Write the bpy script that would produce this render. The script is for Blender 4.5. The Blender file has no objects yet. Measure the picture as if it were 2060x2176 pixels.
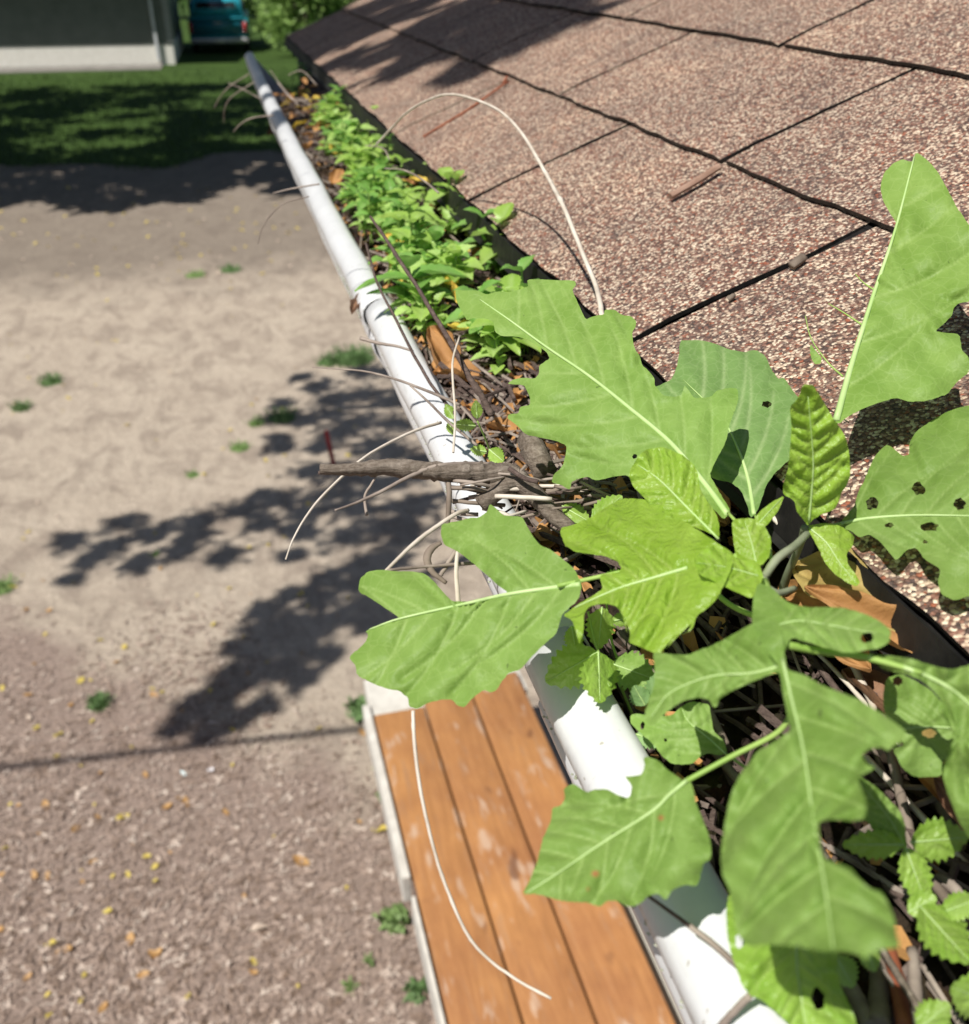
import bpy, bmesh, math, random
import numpy as np
from mathutils import Vector, Matrix, geometry
random.seed(7); rng = np.random.default_rng(7)
S = bpy.context.scene
COL = S.collection
# ------------------------------------------------------------------ camera
F = 2063.0; CX, CY = 1030.0, 1088.0           # focal length and centre in photograph pixels
CAMZ = 2.8
_vx, _vy = -630.0, -1200.0                    # where the gutter direction vanishes
th = math.atan2(-_vy, F)
U = np.array([0, -math.cos(th), -math.sin(th)])
G = np.array([_vx, _vy, F]); G /= np.linalg.norm(G)
Hh = np.cross(G, U)
RIGHT = np.array([Hh[0], G[0], U[0]]); DOWN = np.array([Hh[1], G[1], U[1]]); FWD = np.array([Hh[2], G[2], U[2]])
CAM = np.array([0, 0, CAMZ])
cd = bpy.data.cameras.new('camera'); cam = bpy.data.objects.new('camera', cd); COL.objects.link(cam)
M = Matrix.Identity(4)
for i in range(3):
    M[i][0] = RIGHT[i]; M[i][1] = -DOWN[i]; M[i][2] = -FWD[i]; M[i][3] = CAM[i]
cam.matrix_world = M
cd.sensor_fit = 'HORIZONTAL'; cd.sensor_width = 36; cd.lens = 36 * F / 2060
cd.clip_start = 0.01; cd.clip_end = 300
cd.dof.use_dof = True; cd.dof.focus_distance = 0.36; cd.dof.aperture_fstop = 17
S.camera = cam
# ------------------------------------------------------------------ light
SUNV = Vector((0.54, 0.34, -1.0)).normalized()
EL = math.asin(-SUNV.z)
w = bpy.data.worlds.new('World'); S.world = w; w.use_nodes = True
nt = w.node_tree; sky = nt.nodes.new('ShaderNodeTexSky'); sky.sky_type = 'NISHITA'; sky.sun_disc = False
sky.sun_elevation = EL; sky.sun_rotation = math.atan2(-SUNV.x, -SUNV.y)
nt.links.new(sky.outputs[0], nt.nodes['Background'].inputs[0]); nt.nodes['Background'].inputs[1].default_value = 0.05
ld = bpy.data.lights.new('sun', 'SUN'); ld.energy = 4.9; ld.angle = math.radians(0.5); ld.color = (1, 0.955, 0.88)
sun = bpy.data.objects.new('sun', ld); COL.objects.link(sun)
sun.rotation_euler = SUNV.to_track_quat('-Z', 'Y').to_euler()
S.view_settings.view_transform = 'Standard'; S.view_settings.look = 'None'
S.view_settings.exposure = 0.30; S.view_settings.gamma = 1
# ------------------------------------------------------------------ helpers
def ray(px, py): return (px - CX) / F * RIGHT + (py - CY) / F * DOWN + FWD
def at(px, py, z): return CAM + z * ray(px, py)
def atD(px, py, D):
    r = ray(px, py); return CAM + r * (-D / r[2])
def ground(px, py, h=0.0): return atD(px, py, CAMZ - h)
ZT = {'0': (0, 0, .3731), 'B': (500, 100, .3731), 'A': (600, 700, .3731), '1': (950, 550, .3533), '2': (1450, 300, .328),
      '3': (1400, 800, .3531), '4': (700, 1050, .3731), '5': (1100, 1300, .3431), '6': (1360, 1400, .3915), 'C': (800, 1400, .4264), 's': (0, 0, 1)}
def P(tag, *pts):
    x0, y0, s = ZT[tag]; return [(x0 + a * s, y0 + b * s) for a, b in pts]
def tagp(o, label=None, cat=None, group=None, kind=None):
    if label: o['label'] = label
    if cat: o['category'] = cat
    if group: o['group'] = group
    if kind: o['kind'] = kind
    return o
def empty(name, loc, label, cat, group=None):
    o = bpy.data.objects.new(name, None); COL.objects.link(o); o.location = loc; o.empty_display_size = .02
    return tagp(o, label, cat, group)
def mesh(name, vs, fs, mat, parent=None, smooth=True, loc=None):
    """vertices are world coordinates; the object's origin is loc (default: parent's)"""
    me = bpy.data.meshes.new(name); org = np.array(loc if loc is not None else (parent_loc(parent) if parent else (0, 0, 0)), float)
    vs = np.asarray(vs, float) - org
    me.from_pydata(vs.tolist(), [], fs); me.update()
    if smooth: me.polygons.foreach_set('use_smooth', [True] * len(me.polygons))
    if mat: me.materials.append(mat)
    o = bpy.data.objects.new(name, me); COL.objects.link(o)
    if parent:
        o.parent = parent; o.location = org - np.array(parent_loc(parent))
    else: o.location = org
    return o
def parent_loc(p):
    l = np.array(p.location, float)
    while p.parent: p = p.parent; l = l + np.array(p.location, float)
    return l
def attr(o, name, vals):
    a = o.data.attributes.new(name, 'FLOAT', 'POINT'); a.data.foreach_set('value', np.asarray(vals, np.float32))
def copy_tree(o, parent=None):
    c = o.copy(); COL.objects.link(c); c.parent = parent
    for ch in o.children: copy_tree(ch, c)
    return c
class MB:
    def __init__(s): s.v = []; s.f = []
    def add(s, vs, fs):
        n = len(s.v); s.v += [tuple(map(float, v)) for v in vs]; s.f += [[i + n for i in f] for f in fs]
    def box(s, lo, hi, rot=None, bev=0):
        lo = np.array(lo, float); hi = np.array(hi, float)
        if bev:
            b = bmesh.new(); bmesh.ops.create_cube(b, size=1)
            for v in b.verts: v.co = Vector([(v.co[i]) * (hi[i] - lo[i]) + (hi[i] + lo[i]) / 2 for i in range(3)])
            bmesh.ops.bevel(b, geom=b.edges[:], offset=bev, segments=2, affect='EDGES', profile=.6)
            b.verts.ensure_lookup_table()
            vs = [tuple(v.co) for v in b.verts]; fs = [[v.index for v in f.verts] for f in b.faces]; b.free()
        else:
            vs = [(x, y, z) for x in (lo[0], hi[0]) for y in (lo[1], hi[1]) for z in (lo[2], hi[2])]
            fs = [(0, 1, 3, 2), (4, 6, 7, 5), (0, 4, 5, 1), (2, 3, 7, 6), (0, 2, 6, 4), (1, 5, 7, 3)]
        if rot is not None: vs = [tuple(rot(np.array(v))) for v in vs]
        s.add(vs, fs)
    def tube(s, pts, rad, n=7, wob=0):
        ridge = [1 + (random.uniform(-1.3, 1.0) * wob if wob else 0) for _ in range(n)]
        pts = [np.array(p, float) for p in pts]; m = len(pts)
        if not hasattr(rad, '__len__'): rad = [rad] * m
        vs = []; fs = []; ref = np.array([.3, .2, 1.0])
        for i in range(m):
            t = pts[min(i + 1, m - 1)] - pts[max(i - 1, 0)]; t /= np.linalg.norm(t) + 1e-12
            a = np.cross(t, ref); a /= np.linalg.norm(a) + 1e-12; b = np.cross(t, a)
            for k in range(n):
                an = 2 * math.pi * k / n; r = rad[i] * ridge[k] * (1 + (random.uniform(-wob, wob) * .2 if wob else 0))
                vs.append(pts[i] + r * (math.cos(an) * a + math.sin(an) * b))
        for i in range(m - 1):
            for k in range(n): fs.append((i * n + k, i * n + (k + 1) % n, (i + 1) * n + (k + 1) % n, (i + 1) * n + k))
        fs.append(tuple(range(n))[::-1]); fs.append(tuple(range((m - 1) * n, m * n)))
        s.add(vs, fs)
    def build(s, name, mat, parent=None, smooth=False, loc=None): return mesh(name, s.v, s.f, mat, parent, smooth, loc)
def spline(pts, k=6):
    pts = [np.array(p, float) for p in pts]; out = []
    q = [2 * pts[0] - pts[1]] + pts + [2 * pts[-1] - pts[-2]]
    for i in range(1, len(q) - 2):
        for j in range(k):
            t = j / k; a, b, c, d = q[i - 1:i + 3]
            out.append(.5 * ((2 * b) + (-a + c) * t + (2 * a - 5 * b + 4 * c - d) * t * t + (-a + 3 * b - 3 * c + d) * t ** 3))
    out.append(pts[-1]); return out
# ------------------------------------------------------------------ materials
def mat(name, rough=.7, spec=.3):
    m = bpy.data.materials.new(name); m.use_nodes = True; b = m.node_tree.nodes['Principled BSDF']
    b.inputs['Roughness'].default_value = rough; b.inputs['Specular IOR Level'].default_value = spec
    return m, m.node_tree, b
def node(nt, t, **k):
    n = nt.nodes.new(t)
    for a, v in k.items():
        if a in n.inputs.keys(): n.inputs[a].default_value = v
        else: setattr(n, a, v)
    return n
def ramp(nt, fac, stops, interp='LINEAR'):
    r = nt.nodes.new('ShaderNodeValToRGB'); r.color_ramp.interpolation = interp; e = r.color_ramp.elements
    while len(e) < len(stops): e.new(.5)
    for el, (p, c) in zip(e, stops): el.position = p; el.color = (*c, 1) if len(c) == 3 else c
    nt.links.new(fac, r.inputs[0]); return r.outputs[0]
def coords(nt, scale=(1, 1, 1), kind='Object'):
    c = nt.nodes.new('ShaderNodeTexCoord'); m = nt.nodes.new('ShaderNodeMapping'); m.inputs['Scale'].default_value = scale
    nt.links.new(c.outputs[kind], m.inputs[0]); return m.outputs[0]
def noise(nt, vec, scale, detail=4, rough=.55, dist=0):
    n = node(nt, 'ShaderNodeTexNoise', Scale=scale, Detail=detail, Roughness=rough, Distortion=dist)
    nt.links.new(vec, n.inputs['Vector']); return n.outputs[0]
def mix(nt, fac, a, b, mode='MIX'):
    m = nt.nodes.new('ShaderNodeMix'); m.data_type = 'RGBA'; m.blend_type = mode
    for sock, v in ((m.inputs[0], fac), (m.inputs[6], a), (m.inputs[7], b)):
        if hasattr(v, 'is_output'): nt.links.new(v, sock)
        else: sock.default_value = v if not isinstance(v, tuple) else (*v, 1)[:4]
    return m.outputs[2]
def bump(nt, b, h, strength=.3, dist=.001):
    n = node(nt, 'ShaderNodeBump', Strength=strength, Distance=dist); nt.links.new(h, n.inputs['Height']); nt.links.new(n.outputs[0], b.inputs['Normal'])
def simple(name, c1, c2, scale, rough=.7, bmp=0, bd=.001, stretch=(1, 1, 1), spec=.3, detail=4):
    m, nt, b = mat(name, rough, spec); v = coords(nt, stretch); n = noise(nt, v, scale, detail)
    nt.links.new(ramp(nt, n, [(.3, c1), (.7, c2)]), b.inputs['Base Color'])
    if bmp: bump(nt, b, n, bmp, bd)
    return m
def leafmat(name, dark, light, vein, trans=.35, rough=.45, spots=0.0, vs=90, spec=.45, va=1.0, bl=0):
    m, nt, b = mat(name, rough, spec); v = coords(nt)
    n = noise(nt, v, vs, 5); col = ramp(nt, n, [(.3, dark), (.7, light)])
    oi = nt.nodes.new('ShaderNodeObjectInfo')
    vr = nt.nodes.new('ShaderNodeTexVoronoi'); vr.feature = 'DISTANCE_TO_EDGE'; vr.inputs['Scale'].default_value = 230; nt.links.new(v, vr.inputs['Vector'])
    col = mix(nt, ramp(nt, vr.outputs['Distance'], [(0, (.20,) * 3), (.07, (0, 0, 0))]), col, vein)
    blot = noise(nt, v, 28, 5, .65); col = mix(nt, ramp(nt, blot, [(.35, (0, 0, 0)), (.7, (.30,) * 3)]), col, tuple(min(.8, x * 1.25 + .05) for x in light))
    hs = node(nt, 'ShaderNodeHueSaturation'); mr = node(nt, 'ShaderNodeMapRange'); mr.inputs['To Min'].default_value = .93; mr.inputs['To Max'].default_value = 1.10
    nt.links.new(oi.outputs['Random'], mr.inputs[0]); nt.links.new(mr.outputs[0], hs.inputs['Value']); nt.links.new(col, hs.inputs['Color']); col = hs.outputs[0]
    sa_ = node(nt, 'ShaderNodeAttribute', attribute_name='spot'); col = mix(nt, sa_.outputs['Fac'], col, (.45, .16, .07))
    sq = noise(nt, v, 420, 1); col = mix(nt, ramp(nt, sq, [(.775, (0, 0, 0)), (.79, (.6,) * 3)]), col, (.06, .08, .03))
    if spots:
        sp = noise(nt, v, 260, 2); col = mix(nt, ramp(nt, sp, [(.70, (0, 0, 0)), (.76, (spots,) * 3)]), col, (.12, .07, .02))
    a = node(nt, 'ShaderNodeAttribute', attribute_name='vein')
    vm = nt.nodes.new('ShaderNodeMath'); vm.operation = 'MULTIPLY'; nt.links.new(a.outputs['Fac'], vm.inputs[0]); vm.inputs[1].default_value = va; vm.use_clamp = True
    col = mix(nt, vm.outputs[0], col, vein)
    nt.links.new(col, b.inputs['Base Color'])
    fine = noise(nt, v, 900, 3)
    if bl:
        bu = noise(nt, v, 230, 2, .5, .6); ad = nt.nodes.new('ShaderNodeMath'); ad.operation = 'MULTIPLY_ADD'; nt.links.new(bu, ad.inputs[0]); ad.inputs[1].default_value = 3.5; nt.links.new(fine, ad.inputs[2]); bump(nt, b, ad.outputs[0], .55 * bl, .0011)
    else:
        bu = noise(nt, v, 110, 3, .5, .3); ad = nt.nodes.new('ShaderNodeMath'); ad.operation = 'MULTIPLY_ADD'; nt.links.new(bu, ad.inputs[0]); ad.inputs[1].default_value = 4.0; nt.links.new(fine, ad.inputs[2]); bump(nt, b, ad.outputs[0], .3, .0009)
    tr = nt.nodes.new('ShaderNodeBsdfTranslucent'); tc = mix(nt, .5, col, tuple(min(1, x * 1.3) for x in light))
    nt.links.new(tc, tr.inputs[0]); ms = nt.nodes.new('ShaderNodeMixShader'); ms.inputs[0].default_value = trans
    nt.links.new(b.outputs[0], ms.inputs[1]); nt.links.new(tr.outputs[0], ms.inputs[2]); nt.links.new(ms.outputs[0], nt.nodes['Material Output'].inputs[0])
    return m
MATURE = leafmat('weed_leaf', (.17, .305, .05), (.25, .40, .09), (.42, .58, .20), .40, .50, va=.85, spec=.28)
MATUREV = leafmat('weed_leaf_veined', (.145, .265, .065), (.19, .325, .095), (.44, .56, .27), .30, .55, va=1.0, spec=.35)
YOUNG = leafmat('young_leaf', (.25, .44, .03), (.36, .55, .07), (.44, .57, .16), .45, .33, bl=.85)
SERR = leafmat('serrated_leaf', (.21, .40, .035), (.32, .50, .08), (.44, .58, .18), .42, .36, bl=.6)
SEED = leafmat('seedling_leaf', (.24, .43, .05), (.38, .56, .12), (.42, .58, .2), .42, .36)
SEED3 = leafmat('seedling_leaf_dark', (.13, .31, .045), (.22, .42, .09), (.3, .45, .15), .35, .36)
SEED2 = leafmat('seedling_leaf_bright', (.32, .52, .10), (.46, .66, .20), (.5, .66, .25), .42, .4)
BUSH = leafmat('bush_leaf', (.13, .25, .05), (.3, .45, .12), (.3, .4, .2), .3, .5, vs=3)
CROWN = leafmat('tree_leaf', (.05, .11, .02), (.09, .18, .04), (.1, .2, .05), .12, .5, vs=3)
MOTTLED = leafmat('mottled_yellow_leaf', (.36, .25, .07), (.56, .43, .15), (.25, .15, .05), .3, .6, .6, vs=140)
YELLOW = leafmat('yellow_dead_leaf', (.62, .38, .04), (.78, .60, .10), (.5, .3, .04), .3, .6, .5)
TAN = leafmat('tan_dead_leaf', (.30, .14, .045), (.52, .27, .09), (.25, .12, .04), .2, .7, .5, vs=60)
BROWN = leafmat('brown_dead_leaf', (.16, .08, .04), (.30, .16, .09), (.1, .05, .03), .12, .7)
PALE = leafmat('fuzzy_pale_leaf', (.17, .32, .10), (.26, .42, .16), (.3, .45, .2), .3, .7)
STEMG = simple('green_stem', (.22, .36, .07), (.32, .46, .12), 60, .5)
STEMGREY = simple('grey_green_stem', (.16, .19, .11), (.30, .33, .22), 80, .6, .2)
TWIG = simple('weathered_twig', (.10, .075, .055), (.27, .22, .18), 60, .85, .8, .002, (1, 1, 1))
def barkmat(name, c1, c2, c3):
    m, nt, b = mat(name, .85, .2); v = coords(nt); n1 = noise(nt, coords(nt, (.12, .5, 1)), 420, 6, .7, .8); n2 = noise(nt, v, 700, 4, .7)
    c = ramp(nt, n1, [(.25, c1), (.5, c2), (.75, c3)]); c = mix(nt, .35, c, ramp(nt, n2, [(.3, c1), (.7, c3)]))
    nt.links.new(c, b.inputs['Base Color']); bump(nt, b, n1, .8, .002); return m
BARK = barkmat('grey_bark', (.035, .025, .02), (.13, .10, .075), (.36, .31, .26))
DARKTWIG = barkmat('dark_twig', (.045, .03, .025), (.10, .07, .06), (.2, .15, .13))
STRAW = simple('pale_straw', (.42, .36, .29), (.68, .62, .54), 90, .6)
STRAW2 = simple('grey_straw', (.13, .10, .085), (.38, .32, .27), 90, .7)
REDT = simple('red_brown_twig', (.18, .05, .025), (.36, .12, .06), 90, .6)
def litter_mat():
    m, nt, b = mat('gutter_litter', .9, .15); v = coords(nt); n = noise(nt, v, 70, 8, .75); vo = node(nt, 'ShaderNodeTexVoronoi', Scale=190); nt.links.new(v, vo.inputs['Vector'])
    c = ramp(nt, n, [(.3, (.012, .009, .007)), (.5, (.045, .03, .02)), (.65, (.10, .06, .035)), (.8, (.2, .11, .05))])
    nt.links.new(mix(nt, .35, c, mix(nt, 1, c, vo.outputs['Color'], 'MULTIPLY')), b.inputs['Base Color']); bump(nt, b, n, 1, .006); return m
LITTER = litter_mat()
def gutter_mat():
    m, nt, b = mat('white_gutter_paint', .32, .45); v = coords(nt)
    n = noise(nt, v, 45, 6, .7); fine = noise(nt, v, 420, 3)
    base = ramp(nt, n, [(.3, (.56, .57, .585)), (.7, (.64, .65, .665))])
    specks = ramp(nt, noise(nt, v, 330, 1), [(.735, (0, 0, 0)), (.77, (.75, .75, .75))])
    base = mix(nt, specks, base, (.30, .27, .22))
    stv = coords(nt, (1, .12, 1)); stn = noise(nt, stv, 240, 5, .7); base = mix(nt, ramp(nt, stn, [(.60, (0, 0, 0)), (.72, (.35,) * 3)]), base, (.40, .39, .34))
    sc = noise(nt, coords(nt, (.25, 1, .25)), 300, 3, .6); base = mix(nt, ramp(nt, sc, [(.68, (0, 0, 0)), (.73, (.4,) * 3)]), base, (.30, .29, .27))
    a = node(nt, 'ShaderNodeAttribute', attribute_name='dirt')  # carries crease dirt plus shade painted inside the channel
    dm = nt.nodes.new('ShaderNodeMath'); dm.operation = 'MULTIPLY'; nt.links.new(a.outputs['Fac'], dm.inputs[0])
    nt.links.new(ramp(nt, noise(nt, v, 160, 6, .8), [(.40, (0, 0, 0)), (.62, (1, 1, 1))]), dm.inputs[1])
    nt.links.new(mix(nt, dm.outputs[0], base, (.19, .185, .14)), b.inputs['Base Color']); bump(nt, b, fine, .06, .0005); return m
WHITE = gutter_mat()
def shingle_mat():
    m, nt, b = mat('asphalt_shingle_granules', .9, .2); v = coords(nt)
    nd = node(nt, 'ShaderNodeTexNoise', Scale=500.0, Detail=2.0); nt.links.new(v, nd.inputs['Vector'])
    vv = nt.nodes.new('ShaderNodeVectorMath'); vv.operation = 'MULTIPLY_ADD'; nt.links.new(nd.outputs['Color'], vv.inputs[0]); vv.inputs[1].default_value = (.0012,) * 3; nt.links.new(v, vv.inputs[2])
    vo = node(nt, 'ShaderNodeTexVoronoi', Scale=760.0); nt.links.new(vv.outputs[0], vo.inputs['Vector'])
    sep = nt.nodes.new('ShaderNodeSeparateColor'); nt.links.new(vo.outputs['Color'], sep.inputs[0])
    c = ramp(nt, sep.outputs[0], [(0, (.09, .065, .06)), (.14, (.15, .09, .075)), (.32, (.25, .135, .105)), (.46, (.22, .16, .135)), (.58, (.36, .245, .195)), (.69, (.58, .46, .36)), (.82, (.72, .62, .50)), (.96, (.32, .115, .07))], 'CONSTANT')
    big = noise(nt, v, 9, 5, .6)
    t = ramp(nt, big, [(.25, (.84, .80, .77)), (.5, (1.0, .97, .93)), (.72, (1.22, 1.14, 1.04))])
    c = mix(nt, 1, c, t, 'MULTIPLY')
    st = noise(nt, coords(nt, (.5, 1, .5)), 22, 6, .7, .8); c = mix(nt, ramp(nt, st, [(.50, (0, 0, 0)), (.70, (.45,) * 3)]), c, (.13, .105, .095))
    lch = noise(nt, v, 130, 4, .6); c = mix(nt, ramp(nt, lch, [(.70, (0, 0, 0)), (.75, (.35,) * 3)]), c, (.42, .38, .31))
    edge = ramp(nt, vo.outputs['Distance'], [(.0, (1, 1, 1)), (.45, (1, 1, 1)), (.75, (.42, .38, .36))])
    c = mix(nt, .8, c, edge, 'MULTIPLY')
    nt.links.new(c, b.inputs['Base Color'])
    inv = ramp(nt, vo.outputs['Distance'], [(0, (1, 1, 1)), (.8, (0, 0, 0))]); bump(nt, b, inv, .7, .0012); return m
SHINGLE = shingle_mat()
ASPH = simple('black_asphalt_edge', (.006, .006, .006), (.02, .018, .017), 300, .5, .4)
PAINT = simple('painted_trim', (.72, .72, .70), (.8, .8, .78), 5, .6)

# ------------------------------------------------------------------ the yard
def ground_mat():
    m, nt, b = mat('bare_dirt', .95, .1); v = coords(nt)
    n1 = noise(nt, v, 1.7, 8, .65); n2 = noise(nt, v, 14, 8, .7); n3 = noise(nt, v, 70, 5, .7)
    dirt = ramp(nt, n1, [(.28, (.33, .275, .225)), (.5, (.47, .405, .335)), (.72, (.62, .55, .455))])
    dirt = mix(nt, .55, dirt, ramp(nt, n2, [(.3, (.34, .275, .21)), (.7, (.62, .53, .42))]))
    dirt = mix(nt, .4, dirt, ramp(nt, n3, [(.34, (.18, .14, .11)), (.66, (.60, .51, .42))]))
    n4 = noise(nt, coords(nt, (1, .6, 1)), 4.5, 7, .7, .8); dirt = mix(nt, ramp(nt, n4, [(.46, (0, 0, 0)), (.62, (.75,) * 3)]), dirt, (.265, .215, .175))
    vs = coords(nt, (3, 9, 1)); streak = noise(nt, vs, 9, 6, .75, 1.2)
    mul = ramp(nt, streak, [(.3, (.20, .145, .115)), (.5, (.31, .235, .19)), (.72, (.46, .37, .31))])
    mul = mix(nt, .5, mul, ramp(nt, n3, [(.35, (.13, .095, .08)), (.65, (.38, .30, .265))]))
    sx = nt.nodes.new('ShaderNodeSeparateXYZ'); nt.links.new(v, sx.inputs[0])
    # mulch lies on the near, left side of the bed: position plus an uneven edge
    ma = nt.nodes.new('ShaderNodeMath'); ma.operation = 'MULTIPLY_ADD'; nt.links.new(sx.outputs[0], ma.inputs[0]); ma.inputs[1].default_value = -1.0
    mb = nt.nodes.new('ShaderNodeMath'); mb.operation = 'MULTIPLY_ADD'; nt.links.new(sx.outputs[1], mb.inputs[0]); mb.inputs[1].default_value = -.95; mb.inputs[2].default_value = 3.05
    nt.links.new(mb.outputs[0], ma.inputs[2])
    mc = nt.nodes.new('ShaderNodeMath'); mc.operation = 'MULTIPLY_ADD'; nt.links.new(n1, mc.inputs[0]); mc.inputs[1].default_value = 2.6; nt.links.new(ma.outputs[0], mc.inputs[2])
    md = nt.nodes.new('ShaderNodeMath'); md.operation = 'SUBTRACT'; nt.links.new(mc.outputs[0], md.inputs[0]); md.inputs[1].default_value = 1.3
    c = mix(nt, ramp(nt, md.outputs[0], [(0, (0, 0, 0)), (.45, (1, 1, 1))]), dirt, mul)
    # darker soil further off, with some tree shade put into its colour
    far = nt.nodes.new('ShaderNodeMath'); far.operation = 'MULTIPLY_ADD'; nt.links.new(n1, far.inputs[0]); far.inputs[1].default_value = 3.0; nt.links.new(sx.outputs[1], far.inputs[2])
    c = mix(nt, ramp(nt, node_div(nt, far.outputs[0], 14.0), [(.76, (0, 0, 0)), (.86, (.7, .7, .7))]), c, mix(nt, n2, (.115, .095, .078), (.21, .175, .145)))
    nt.links.new(c, b.inputs['Base Color']); bump(nt, b, n2, .8, .04); return m
def node_div(nt, o, k):
    d = nt.nodes.new('ShaderNodeMath'); d.operation = 'DIVIDE'; nt.links.new(o, d.inputs[0]); d.inputs[1].default_value = k; return d.outputs[0]
def grid_sheet(name, x0, x1, y0, y1, nx, ny, zf, m):
    xs = np.linspace(x0, x1, nx); ys = np.linspace(y0, y1, ny)
    vs = [(x, y, zf(x, y)) for y in ys for x in xs]; fs = [(j * nx + i, j * nx + i + 1, (j + 1) * nx + i + 1, (j + 1) * nx + i) for j in range(ny - 1) for i in range(nx - 1)]
    return mesh(name, vs, fs, m)
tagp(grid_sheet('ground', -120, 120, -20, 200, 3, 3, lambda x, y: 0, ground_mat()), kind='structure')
def lawn_mat():
    m, nt, b = mat('lawn', .9, .1); v = coords(nt); n1 = noise(nt, v, .8, 6, .6); n2 = noise(nt, v, 9, 6, .8)
    c = mix(nt, .5, ramp(nt, n1, [(.35, (.025, .05, .012)), (.65, (.055, .10, .022))]), ramp(nt, n2, [(.3, (.02, .035, .01)), (.7, (.07, .12, .028))]))
    nt.links.new(c, b.inputs['Base Color']); return m
def lawn_edge(x): return 16.3 + .5 * math.sin(x * 1.3) + .35 * math.sin(x * 3.1 + 1)
xs = np.linspace(-60, 60, 161)
lv = [(x, lawn_edge(x), .004) for x in xs] + [(x, 120, .004) for x in xs]
tagp(mesh('lawn', lv, [(i, i + 1, 162 + i, 161 + i) for i in range(160)], lawn_mat(), smooth=False), kind='structure')
mb = MB()
for _ in range(16000):
    y = 15.5 + 13 * random.random() ** 1.3; x = random.uniform(-.35 * y - 1, .25 * y + 1)
    if y < lawn_edge(x) - .3 * random.random(): continue
    h = random.uniform(.05, .13); a = random.random() * 6.28; d = .012
    mb.add([(x - d * math.cos(a), y - d * math.sin(a), 0), (x + d * math.cos(a), y + d * math.sin(a), 0), (x + random.uniform(-.04, .04), y + random.uniform(-.04, .04), h)], [(0, 1, 2)])
GRASS = simple('grass_blades', (.04, .085, .018), (.09, .16, .035), 3, .6)
tagp(mb.build('grass', GRASS), 'dark green shaded grass beyond the bare dirt', 'grass', kind='stuff')
# wood chips of the mulch bed
CHIP = None
def chipmat():
    m, nt, b = mat('wood_chips', .9, .15); v = coords(nt); vo = node(nt, 'ShaderNodeTexVoronoi', Scale=38.0); nt.links.new(v, vo.inputs['Vector'])
    sp = nt.nodes.new('ShaderNodeSeparateColor'); nt.links.new(vo.outputs['Color'], sp.inputs[0])
    nt.links.new(ramp(nt, sp.outputs[0], [(0, (.17, .12, .09)), (.4, (.28, .21, .17)), (.8, (.40, .315, .265)), (1, (.58, .49, .42))]), b.inputs['Base Color']); return m
CHIP = chipmat()
mb = MB()
cnt = 0
while cnt < 9000:
    px = random.uniform(-60, 1000); py = random.uniform(1280, 2250)
    g = ground(px, py)
    lim = 1330 + 90 * math.sin(px * .012) + random.gauss(0, 90) + max(0, px - 500) * 1.1
    if py < lim: continue
    cnt += 1
    L = random.uniform(.004, .017) * random.choice([1, 1, 1, 1.8]); W = random.uniform(.0015, .005); a = random.random() * 3.14; t = random.uniform(-.25, .25)
    d = np.array([math.cos(a), math.sin(a), t]); e = np.array([-math.sin(a), math.cos(a), random.uniform(-.3, .3)]); c = g + np.array([0, 0, .004 + abs(t) * L])
    up = np.array([0, 0, .0013])
    q = [c - d * L - e * W * .5, c + d * L * .9 - e * W, c + d * L + e * W * .6, c - d * L * .8 + e * W]
    mb.add(q + [x + up for x in q], [(0, 3, 2, 1), (4, 5, 6, 7), (0, 1, 5, 4), (1, 2, 6, 5), (2, 3, 7, 6), (3, 0, 4, 7)])
tagp(mb.build('mulch', CHIP), 'grey brown wood chips spread over the bed at lower left', 'mulch', kind='stuff')

# ------------------------------------------------------------------ leaves traced and given depth
def inside(pts, poly):
    x, y = pts[:, 0], pts[:, 1]; r = np.zeros(len(pts), bool); n = len(poly)
    for i in range(n):
        x1, y1 = poly[i]; x2, y2 = poly[(i + 1) % n]
        if y1 == y2: continue
        c = ((y1 > y) != (y2 > y)) & (x < (x2 - x1) * (y - y1) / (y2 - y1) + x1); r ^= c
    return r
def resample(poly, step, jit=0, closed=True):
    out = []; n = len(poly)
    for i in range(n if closed else n - 1):
        a = np.array(poly[i], float); b = np.array(poly[(i + 1) % n], float); L = np.linalg.norm(b - a); k = max(1, int(L / step))
        for j in range(k): out.append(a + (b - a) * j / k + (rng.normal(0, jit, 2) if j else 0))
    if not closed: out.append(np.array(poly[-1], float))
    return np.array(out)
def chaikin(poly, q=.15):
    o = []
    n = len(poly)
    for i in range(n):
        a = np.array(poly[i], float); b = np.array(poly[(i + 1) % n], float); o += [a * (1 - q) + b * q, a * q + b * (1 - q)]
    return o
def segdist(pts, a, b):
    d = b - a; L = (d * d).sum() + 1e-9; t = np.clip(((pts - a) @ d) / L, 0, 1); q = a + t[:, None] * d
    return np.linalg.norm(pts - q, axis=1), t
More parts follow.
